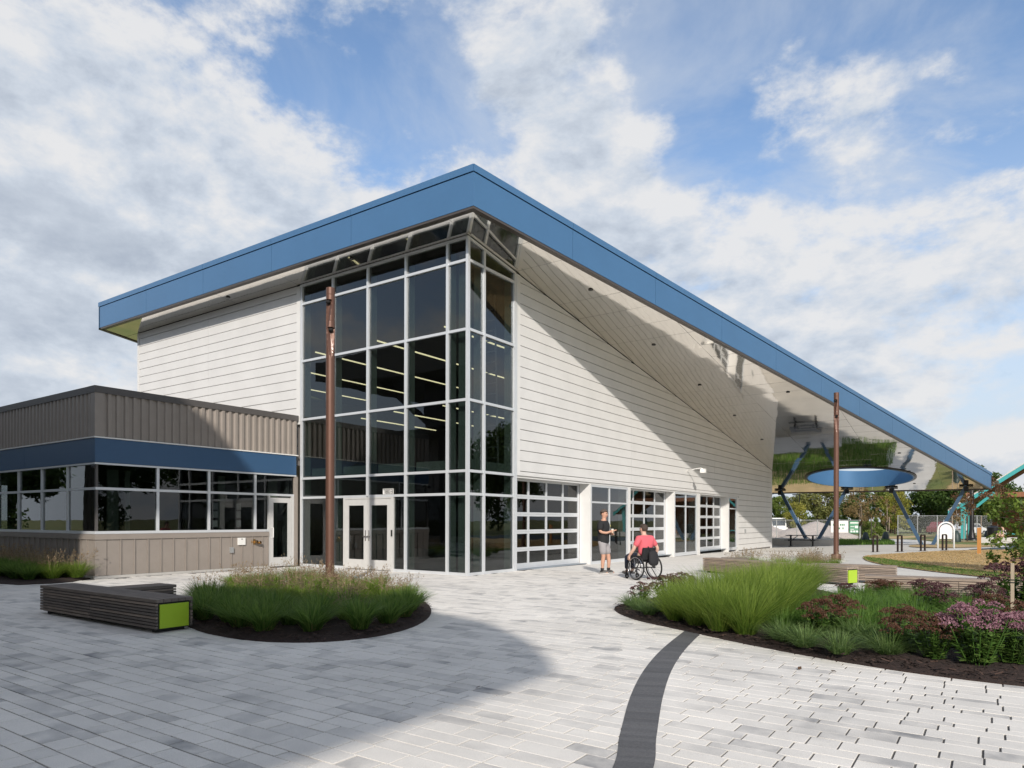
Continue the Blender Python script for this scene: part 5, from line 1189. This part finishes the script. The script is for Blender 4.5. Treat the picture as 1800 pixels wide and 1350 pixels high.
# far light pole, black lamp post, litter bin, shelter
lp = tag(empty('area_light_pole', (-10.5, 86.4, -.3)), 'distant dark area light pole rising over the trees', 'lamp'); m = MB(); m.tube([(0, 0, 0), (0, 0, 5.4)], .07, 8); m.build('mast', 'black_steel', lp); part('lamp_head', 'black_steel', lp, (-.9, .1, -.18, .18, 5.3, 5.42))
bl = tag(empty('lamp_post', (9.94, 51.9, -.1)), 'thick black lamp post in front of the shelter', 'lamp'); m = MB(); m.lathe([(.62, 0), (.60, .10), (.28, .22), (.2, .6), (.16, .9), (.14, 4.6), (.1, 4.7)], 16); smooth_by_angle(m.build('mast', 'black_steel', bl)); m = MB(); m.lathe([(.12, 4.7), (.3, 4.8), (.26, 5.4), (.05, 5.6)], 12); m.build('lantern', 'black_steel', bl); m = MB(); m.lathe([(.75, -.05), (.75, .02)], 16); m.build('footing', 'concrete', bl)
bn = tag(empty('litter_bin', (11.35, 46.9, -.1)), 'black litter bin beside the seated person', 'bin'); m = MB(); m.lathe([(.33, 0), (.38, .1), (.40, 1.0), (.42, 1.02), (.42, 1.1), (.2, 1.2)], 18); smooth_by_angle(m.build('drum', 'black_steel', bn)); m = MB(); m.lathe([(.16, 1.2), (.16, 1.24)], 12); m.build('lid_opening', 'tyre', bn)
m = MB(); m.cbox(-1.2, 9, -.25, .25, -.2, .36, .03); tag(m.build('concrete_kerb_wall', 'concrete', loc=(11.6, 45.2, -.05), rot=(0, 0, R(20))), 'low pale concrete seat kerb behind the dark play surface', 'wall')
def shelter():
    r_ = tag(empty('park_shelter', (8.8, 57.2, -.1), R(-2)), 'timber park shelter with teal frame and steep gabled roof', 'shelter'); W, Z0, Z1, D = 7.2, 2.7, 7.9, 9
    for s_, nm in ((0, 'roof_plane'), (1, 'roof_plane')):
        x0, x1 = (-.7, W) if s_ == 0 else (2 * W + .7, W); e = Z0 - .7 * (Z1 - Z0) / W
        m = MB(); m.poly([(x0, 0, e + .25), (x1, 0, Z1 + .25), (x1, D, Z1 + .25), (x0, D, e + .25)], (0, 0, .12)); o = m.build(nm, 'roof_grey', r_)
        m = MB(); m.poly([(x0, .25, e + .0), (x1, .25, Z1 + .0), (x1, D, Z1 + .0), (x0, D, e + .0)], (0, 0, .2)); m.build('ceiling_boards', 'soffit_wood', r_)
        m = MB(); m.poly([(x0, .02, e - .12), (x1, .02, Z1 - .12), (x1, .02, Z1 + .24), (x0, .02, e + .24)], (0, .18, 0)); m.build('barge_board', 'teal', r_)
    for x, y in ((.4, .5), (.4, D - .5), (2 * W - .4, .5), (2 * W - .4, D - .5)): part('post', 'teal', r_, (x - .18, x + .18, y - .18, y + .18, 0, Z0 + .1))
    m = MB(); m.bar((.4, .5, 1.9), (2.6, .5, 4.0), .22, .22, up=(0, 1, 0)); m.build('knee_brace', 'teal', r_)
    part('tie_beam', 'soffit_wood', r_, (.58, 2 * W - .58, .42, .62, 3.6, 4.0)); part('gable_boards', 'soffit_wood', r_, (2.2, 2 * W - 2.2, D - .7, D - .5, 0, 4.2))
    part('picnic_seat', 'teal', r_, (2, 4, 3, 3.5, .4, .5))
shelter()

# ================================================================== PEOPLE
def skinned(name, V, E, Rr, m, parent, root=0, sub=2):
    me = bpy.data.meshes.new(name); me.from_pydata([Vector(v) for v in V], E, []); o = bpy.data.objects.new(name + '_src', me); col.objects.link(o)
    sk = o.modifiers.new('s', 'SKIN'); sk.use_smooth_shade = True; sb = o.modifiers.new('u', 'SUBSURF'); sb.levels = sub; sb.render_levels = sub
    if not me.skin_vertices:
        bpy.context.view_layer.objects.active = o
    lay = me.skin_vertices[0].data if me.skin_vertices else None
    for i, r_ in enumerate(Rr):
        r2 = r_ if isinstance(r_, tuple) else (r_, r_); lay[i].radius = r2; lay[i].use_root = (i == root)
    dg = bpy.context.evaluated_depsgraph_get(); m2 = bpy.data.meshes.new_from_object(o.evaluated_get(dg)); m2.name = name; m2.materials.clear(); m2.materials.append(MATS[m]); m2.polygons.foreach_set('use_smooth', [True] * len(m2.polygons))
    bpy.data.objects.remove(o); return link(name, m2, parent)
def chain(V, E, Rr, start, pts):
    """append a chain of (x,y,z,r) to vertex index start; returns index of last"""
    k = start
    for p in pts:
        V.append(p[:3]); Rr.append(p[3]); E.append((k, len(V) - 1)); k = len(V) - 1
    return k
def hand(V, E, Rr, wrist_i, c, d, n, curl):
    """palm and five fingers: c palm centre, d finger direction, n palm normal (curl direction)"""
    d = Vector(d).normalized(); n = Vector(n).normalized(); s = d.cross(n); c = Vector(c)
    p = chain(V, E, Rr, wrist_i, [(*c, .026), (*(c + d * .035), .028)])
    for i, (off, ln) in enumerate(((-.03, .058), (-.01, .07), (.011, .066), (.03, .052))):
        b = c + d * .052 + s * off; e1 = b + d * ln * .5 + n * ln * .25 * curl; e2 = e1 + d * ln * .25 * (1 - curl) + n * ln * .5 * curl; chain(V, E, Rr, p, [(*b, .0095), (*e1, .009), (*e2, .008)])
    b = c - s * .036 + d * .005; chain(V, E, Rr, p - 1, [(*b, .011), (*(b + d * .03 - s * .012 + n * .02), .010), (*(b + d * .05 - s * .004 + n * .035 * curl), .008)])
def head_parts(root, hc, face, hairm, bald=0.0):
    """eyes, ears, nose and hair around head centre hc facing +Y rotated by face"""
    Mx = Matrix.Translation(hc) @ Matrix.Rotation(face, 4, 'Z')
    def put(name, mb, m, sm=True): o = mb.build(name, m, root, smooth=sm); o.matrix_local = Mx; return o
    m = MB(); g = []
    hv = MB(); hv.ball((0, -.012, .028), .106, 18, 14, sq=(.86, 1.02, 1.04)); keep = [f for f in hv.f if all((hv.v[i][2] > .03 + .55 * max(0, hv.v[i][1] - .02)) or (hv.v[i][1] < -.035 and hv.v[i][2] > -.055) for i in f)]; hv.f = keep; hv.sh = [0] * len(keep); put('hair', hv, hairm)
    for s_ in (-1, 1):
        e = MB(); e.ball((.031 * s_, .086, .006), .0095, 8, 6, sq=(1.3, .6, .7)); put('eye', e, 'eye_dark'); e = MB(); e.ball((.084 * s_, -.008, -.008), .024, 8, 6, sq=(.35, .7, 1.15)); put('ear', e, 'skin'); e = MB(); e.bar((.014 * s_, .092, .026), (.048 * s_, .082, .026), .008, .007); put('brow', e, hairm, False)
    e = MB(); e.bar((-.022, .0905, -.062), (.022, .0905, -.062), .008, .007); put('mouth', e, 'cloth_coral', False)
def standing_man():
    root = tag(empty('person', (2.50, 2.86, 0), R(-84)), 'standing person in black shirt and grey shorts holding a paper cup', 'person'); root.scale = (1.10, 1.06, 1.01)
    V = [(0, 0, .93)]; E = []; Rr = [(.135, .10)]
    sp = chain(V, E, Rr, 0, [(0, .0, 1.08, (.13, .095)), (0, -.005, 1.24, (.15, .105)), (0, -.005, 1.37, (.145, .09)), (0, .005, 1.46, .058)])
    hd = chain(V, E, Rr, sp, [(0, .012, 1.52, .055), (0, .02, 1.575, (.068, .078)), (0, .022, 1.64, (.077, .094)), (0, .012, 1.705, (.066, .08))]); chain(V, E, Rr, hd - 1, [(0, .105, 1.60, .016), (0, .122, 1.598, .011)])
    chest = 3
    # legs
    for s_, fx, fy in ((1, .10, .02), (-1, -.12, .10)):
        kn = chain(V, E, Rr, 0, [(.09 * s_, 0, .86, .085), (.10 * s_, .01 + fy * .4, .62, .074), ((.10 * s_ + fx) / 2, .03 + fy * .6, .48, .058), (fx, fy, .33, .056), (fx, fy - .01, .14, .036), (fx, fy - .015, .07, .036), (fx, fy + .06, .045, .034), (fx, fy + .15, .03, .026)])
    # right arm (local +x) bent, hand with cup in front; left arm folded across
    a = chain(V, E, Rr, chest, [(.185, -.01, 1.40, .055), (.215, -.01, 1.28, .047), (.225, 0, 1.14, .042), (.16, .14, 1.11, .037), (.07, .24, 1.16, .027)]); hand(V, E, Rr, a, (.04, .265, 1.17), (-.6, .5, .2), (-.5, .3, .0), .7)
    a = chain(V, E, Rr, chest, [(-.185, -.01, 1.40, .055), (-.215, -.01, 1.28, .047), (-.22, .02, 1.13, .042), (-.12, .16, 1.07, .037), (-.02, .23, 1.08, .027)]); hand(V, E, Rr, a, (.01, .25, 1.085), (.9, .3, .1), (.1, .4, .3), .5)
    skinned('body', V, E, Rr, 'skin', root)
    # shirt
    V = [(0, 0, .77)]; E = []; Rr = [(.20, .16)]; t = chain(V, E, Rr, 0, [(0, 0, .95, (.19, .155)), (0, 0, 1.12, (.185, .15)), (0, -.005, 1.30, (.19, .142)), (0, -.005, 1.40, (.135, .105)), (0, 0, 1.45, (.078, .07))])
    for s_ in (-1, 1): chain(V, E, Rr, 3, [(.17 * s_, -.008, 1.395, .078), (.215 * s_, -.008, 1.27, .074), (.228 * s_, 0, 1.17, .072)])
    skinned('shirt', V, E, Rr, 'cloth_black', root)
    V = [(0, 0, .95)]; E = []; Rr = [(.172, .135)]; chain(V, E, Rr, 0, [(0, 0, .87, (.172, .135))])
    for s_, fx, fy in ((1, .10, .02), (-1, -.12, .10)): chain(V, E, Rr, 1, [(.092 * s_, .005, .80, .108), (.10 * s_, .015 + fy * .4, .66, .102), ((.10 * s_ + fx) / 2, .03 + fy * .55, .50, .098)])
    skinned('shorts', V, E, Rr, 'cloth_grey', root)
    for fx, fy, rz in ((.10, .02, -.1), (-.12, .10, .5)):
        sh = empty('shoe', (fx, fy, 0), -rz, root); m = MB(); m.ball((0, .045, .055), .06, 12, 8, sq=(.75, 2.2, .85)); m.build('upper', 'shoe_grey', sh, smooth=True); m = MB(); m.ball((0, .045, .022), .06, 12, 6, sq=(.82, 2.35, .36)); m.build('sole', 'shoe_sole', sh, smooth=True)
        m = MB(); m.tube([(0, -.015, .07), (0, -.012, .16)], [.047, .045], 12); m.build('sock', 'cloth_black', sh, smooth=True)
    head_parts(root, Vector((0, .018, 1.625)), -.25, 'hair_grey')
    m = MB(); m.poly([(-.105, .148, 1.285), (-.07, .152, 1.285), (-.085, .15, 1.33), (-.11, .146, 1.325)], (0, .004, 0)); m.build('chest_mark', 'yellow_mark', root)
    c = tag(empty('paper_cup', (2.50 + .275, 2.86 - .02, 1.115)), 'small paper coffee cup with white lid in the standing person\'s hand', 'cup'); m = MB(); m.lathe([(.026, 0), (.036, .10)], 14); m.build('cup', 'cup', c, smooth=False); m = MB(); m.lathe([(.039, .10), (.039, .112), (.03, .12)], 14); m.build('lid', 'plate_white', c)
standing_man()
def wheelchair_and_man():
    X0, Y0, RZ = 4.17, 1.78, R(66)
    w = tag(empty('wheelchair', (X0, Y0, 0), RZ), 'black manual wheelchair on the paving before the roll up doors', 'wheelchair'); RW = .30
    for s_ in (-1, 1):
        wh = empty('wheel', (.29 * s_, -.05, RW), 0, w); ca = .05 * s_; up = Vector((-ca, 0, 1)).normalized(); f = Vector((0, 1, 0))
        m = MB(); m.ring((0, 0, 0), f, up, .285, .016, 40, 8); m.build('tyre', 'tyre', wh, smooth=True); m = MB(); m.ring((0, 0, 0), f, up, .262, .009, 36, 6); m.build('rim', 'black_steel', wh, smooth=True); m = MB(); m.ring((.035 * s_, 0, 0), f, up, .255, .008, 36, 6); m.build('hand_rim', 'chrome', wh, smooth=True)
        m = MB()
        for k in range(16):
            a = 2 * math.pi * k / 16; m.tube([(.02 * s_, 0, 0), tuple(f * .262 * math.cos(a) + up * .262 * math.sin(a))], .0022, 4, caps=False)
        m.build('spokes', 'chrome', wh); m = MB(); m.tube([(-.03 * s_, 0, 0), (.04 * s_, 0, 0)], .025, 10); m.build('hub', 'black_steel', wh)
        c = empty('caster', (.17 * s_, .43, .07), 0, w); m = MB(); m.ring((0, 0, 0), (0, 1, 0), (0, 0, 1), .05, .02, 20, 8); m.build('tyre', 'tyre', c, smooth=True); m = MB(); m.bar((0, 0, 0), (0, .03, .14), .03, .02); m.build('fork', 'black_steel', c)
        m = MB(); m.tube([(.20 * s_, -.10, .30), (.20 * s_, -.16, .50), (.20 * s_, -.20, .80)], .013, 8); m.build('back_cane', 'black_steel', w); m = MB(); m.tube([(.20 * s_, -.15, .46), (.20 * s_, .28, .48), (.19 * s_, .40, .36), (.14 * s_, .50, .12)], .014, 8); m.build('side_frame', 'black_steel', w)
        part('side_guard', 'cloth_black', w, (.225 * s_ - .006, .225 * s_ + .006, -.2, .16, .40, .60)); m = MB(); m.tube([(.19 * s_, .36, .20), (.17 * s_, .43, .22)], .014, 8); m.build('caster_arm', 'black_steel', w)
        m = MB(); m.tube([(.14 * s_, -.12, .30), (.14 * s_, -.30, .10)], .011, 8); m.build('anti_tip_bar', 'black_steel', w); m = MB(); m.ring((.14 * s_, -.30, .06), (0, 1, 0), (0, 0, 1), .022, .012, 12, 6); m.build('anti_tip_wheel', 'tyre', w)
    m = MB(); m.tube([(-.27, -.05, RW), (.27, -.05, RW)], .014, 8); m.build('axle', 'black_steel', w); part('seat_sling', 'cloth_black', w, (-.20, .20, -.15, .28, .455, .475)); m = MB(); m.poly([(-.2, -.16, .50), (.2, -.16, .50), (.2, -.21, .80), (-.2, -.21, .80)], (0, -.015, 0)); m.build('back_sling', 'cloth_black', w); m = MB(); m.tube([(-.15, .50, .12), (.15, .50, .12)], .014, 8); m.build('footrest', 'black_steel', w)
    bp = tag(empty('backpack', (X0, Y0, 0), RZ), 'black backpack hanging on the back of the wheelchair', 'bag'); bp.matrix_world = Matrix.Translation((X0, Y0, 0)) @ Matrix.Rotation(RZ, 4, 'Z')
    V = [(.05, -.30, .34)]; E = []; Rr = [(.14, .075)]; chain(V, E, Rr, 0, [(.05, -.31, .46, (.165, .085)), (.05, -.295, .60, (.16, .08)), (.05, -.27, .74, (.13, .06))]); skinned('pack', V, E, Rr, 'cloth_black', bp, sub=2)
    m = MB(); m.tube([(-.03, -.25, .76), (-.06, -.22, .83)], .012, 6); m.tube([(.13, -.25, .76), (.16, -.22, .83)], .012, 6); m.build('straps', 'cloth_black', bp)
    p = tag(empty('person', (X0, Y0, 0), RZ), 'person in coral shirt seated in the wheelchair, seen from behind', 'person'); p.scale = (1.10, 1.06, 1.02)
    V = [(0, -.04, .56)]; E = []; Rr = [(.16, .12)]; sp = chain(V, E, Rr, 0, [(0, -.06, .72, (.15, .11)), (0, -.05, .88, (.165, .115)), (0, -.03, 1.00, (.15, .095)), (0, -.01, 1.08, .06)])
    hd = chain(V, E, Rr, sp, [(0, .005, 1.13, .058), (0, .015, 1.175, (.07, .078)), (0, .02, 1.235, (.079, .095)), (0, .012, 1.30, (.068, .08))]); chain(V, E, Rr, hd - 1, [(0, .105, 1.20, .016), (0, .12, 1.198, .011)])
    for s_ in (-1, 1):
        chain(V, E, Rr, 0, [(.10 * s_, .06, .545, .085), (.11 * s_, .30, .56, .075), (.11 * s_, .42, .55, .062), (.09 * s_, .46, .36, .05), (.08 * s_, .49, .19, .036), (.08 * s_, .56, .15, .03), (.08 * s_, .64, .14, .024)])
    a = chain(V, E, Rr, 3, [(.20, -.04, 1.0, .06), (.29, -.06, .86, .05), (.34, -.09, .75, .043), (.345, -.03, .63, .037), (.335, .01, .565, .027)]); hand(V, E, Rr, a, (.33, .02, .535), (-.05, .25, -.9), (-.6, .2, 0), .7)
    a = chain(V, E, Rr, 3, [(-.20, -.04, 1.0, .06), (-.27, -.03, .86, .05), (-.30, .0, .74, .043), (-.32, .07, .64, .037), (-.325, .11, .585, .027)]); hand(V, E, Rr, a, (-.325, .12, .555), (.05, .3, -.9), (.6, .2, 0), .7)
    skinned('body', V, E, Rr, 'skin_pale', p)
    V = [(0, -.05, .56)]; E = []; Rr = [(.195, .15)]; chain(V, E, Rr, 0, [(0, -.06, .70, (.20, .145)), (0, -.055, .86, (.205, .14)), (0, -.035, .99, (.175, .125)), (0, -.015, 1.065, (.085, .078))])
    for s_, ex, ey in ((1, .31, -.07), (-1, .285, -.02)): chain(V, E, Rr, 3, [(.185 * s_, -.04, 1.0, .082), ((.185 + ex) / 2 * s_, -.05, .90, .078), (ex * s_, ey, .80, .072)])
    skinned('shirt', V, E, Rr, 'cloth_coral', p)
    V = [(0, -.03, .55)]; E = []; Rr = [(.18, .13)]
    for s_ in (-1, 1): chain(V, E, Rr, 0, [(.10 * s_, .08, .545, .105), (.11 * s_, .30, .56, .095), (.11 * s_, .44, .54, .082), (.09 * s_, .47, .36, .068), (.08 * s_, .49, .22, .06)])
    skinned('trousers', V, E, Rr, 'cloth_denim', p)
    for s_ in (-1, 1): m = MB(); m.ball((.08 * s_, .56, .14), .055, 10, 8, sq=(.75, 2.1, .8)); m.build('shoe', 'shoe_grey', p, smooth=True)
    head_parts(p, Vector((0, .018, 1.222)), .1, 'hair')
wheelchair_and_man()
def far_person():
    p = tag(empty('person', (11.95, 44.9, .30), R(120)), 'person in white shirt sitting on the low kerb behind the tree', 'person'); V = [(0, 0, .12)]; E = []; Rr = [(.15, .12)]
    sp = chain(V, E, Rr, 0, [(0, -.02, .32, (.14, .1)), (0, .02, .52, (.15, .1)), (0, .06, .60, .06)]); chain(V, E, Rr, sp, [(0, .1, .68, (.07, .08)), (0, .12, .76, (.078, .09)), (0, .11, .82, .065)])
    for s_ in (-1, 1):
        chain(V, E, Rr, 0, [(.1 * s_, .2, .14, .08), (.11 * s_, .42, .18, .06), (.09 * s_, .48, -.08, .048), (.09 * s_, .50, -.26, .035), (.09 * s_, .62, -.29, .03)]); a = chain(V, E, Rr, 2, [(.19 * s_, .04, .48, .05), (.22 * s_, .18, .34, .04), (.14 * s_, .34, .26, .033)]); hand(V, E, Rr, a, (.11 * s_, .38, .25), (-.3 * s_, 1, -.2), (0, 0, -1), .5)
    skinned('body', V, E, Rr, 'skin_pale', p, sub=1); V = [(0, 0, .16)]; E = []; Rr = [(.18, .14)]; chain(V, E, Rr, 0, [(0, -.02, .34, (.17, .13)), (0, .02, .50, (.17, .12))])
    for s_ in (-1, 1): chain(V, E, Rr, 2, [(.19 * s_, .06, .46, .07), (.22 * s_, .14, .37, .065)])
    skinned('shirt', V, E, Rr, 'cloth_white', p, sub=1); m = MB(); m.ball((0, .1, .79), .09, 10, 8); m.build('hair', 'hair', p, smooth=True)
    for s_ in (-1, 1): m = MB(); m.ball((.09 * s_, .58, -.29), .05, 8, 6, sq=(.8, 2, .8)); m.build('shoe', 'shoe_sole', p, smooth=True)
far_person()

# ================================================================== NEIGHBOUR ACROSS THE PLAZA (behind the viewer; shades the paving, shows in the glass)
nb = tag(empty('neighbouring_hall', (0, -17, 0)), 'dark ribbed neighbouring hall with a raised roof, mirrored in the corner glass', 'building'); nb.location = (0, 0, 0)
m = MB(); m.poly([(-42, -36, 6.75), (15.7, -36, 6.75), (15.7, -18.7, 6.75), (14.9, -17.9, 6.75), (13.6, -17.0, 6.75), (12.2, -16.6, 6.75), (7.1, -17.6, 6.75), (-42, -17.7, 6.75)], (0, 0, .37)); m.build('canopy_roof', 'taupe_dark', nb); part('ground_storey', 'taupe', nb, (-40, 3.4, -35, -20, 0, 6.74))
for k in range(76): x = -39.6 + k * .57; part('rib', 'taupe', nb, (x, x + .18, -20, -19.94, .1, 6.74))
for x in (-30, -18, -6):
    m = MB(); m.bar((x, -19.8, 0), (x + 2, -17.6, 6.75), .3, .3); m.build('canopy_strut', 'taupe_dark', nb)
part('upper_storey', 'taupe_dark', nb, (-17, .8, -40, -17.1, 7.05, 10.6))
m = MB(); m.poly([(-24, -14.5, 10.2), (-17, -14.5, 9.7), (.8, -14.5, 9.75), (3.75, -14.5, 10.75), (3.75, -14.5, 11.05), (2.0, -14.5, 11.8), (-24, -14.5, 11.4)], (0, -26, 0)); m.build('raised_roof', 'taupe_dark', nb)
m = MB(); m.bar((-19.5, -16, 10.0), (-16.6, -17.5, 7.0), .4, .4); m.build('roof_strut', 'taupe_dark', nb)
part('glazing', 'glass_dark', nb, (-30, 2, -19.93, -19.90, .4, 3.0))
for i_, (x, y, s) in enumerate([(46, -30, 1.7), (50, -16, 1.5), (46, -4, 1.6), (52, 8, 1.9), (47, 20, 1.5), (50, 32, 1.8), (48, 44, 1.6), (54, 56, 2.0), (50, 70, 1.8), (58, 86, 2.0)]): tree('dark' if i_ % 3 else 'round', x, y, s, 'tall tree of the row mirrored in the roll up doors', 'trees mirrored in the long wall', sz=1.1)
for x, y, s in [(-44, -16, 1.25), (-52, -20, 1.4), (-60, -15, 1.2), (-68, -22, 1.4), (-36, -14, 1.0), (-40, -11, 1.1), (-48, -10, 1.3), (-56, -9, 1.3)]: tree('dark', x, y, s, 'dark tree mirrored in the windows of the low wing', 'trees mirrored in the wing windows')  # unseen trees; row thickened with added ones to darken the wing glass reflections
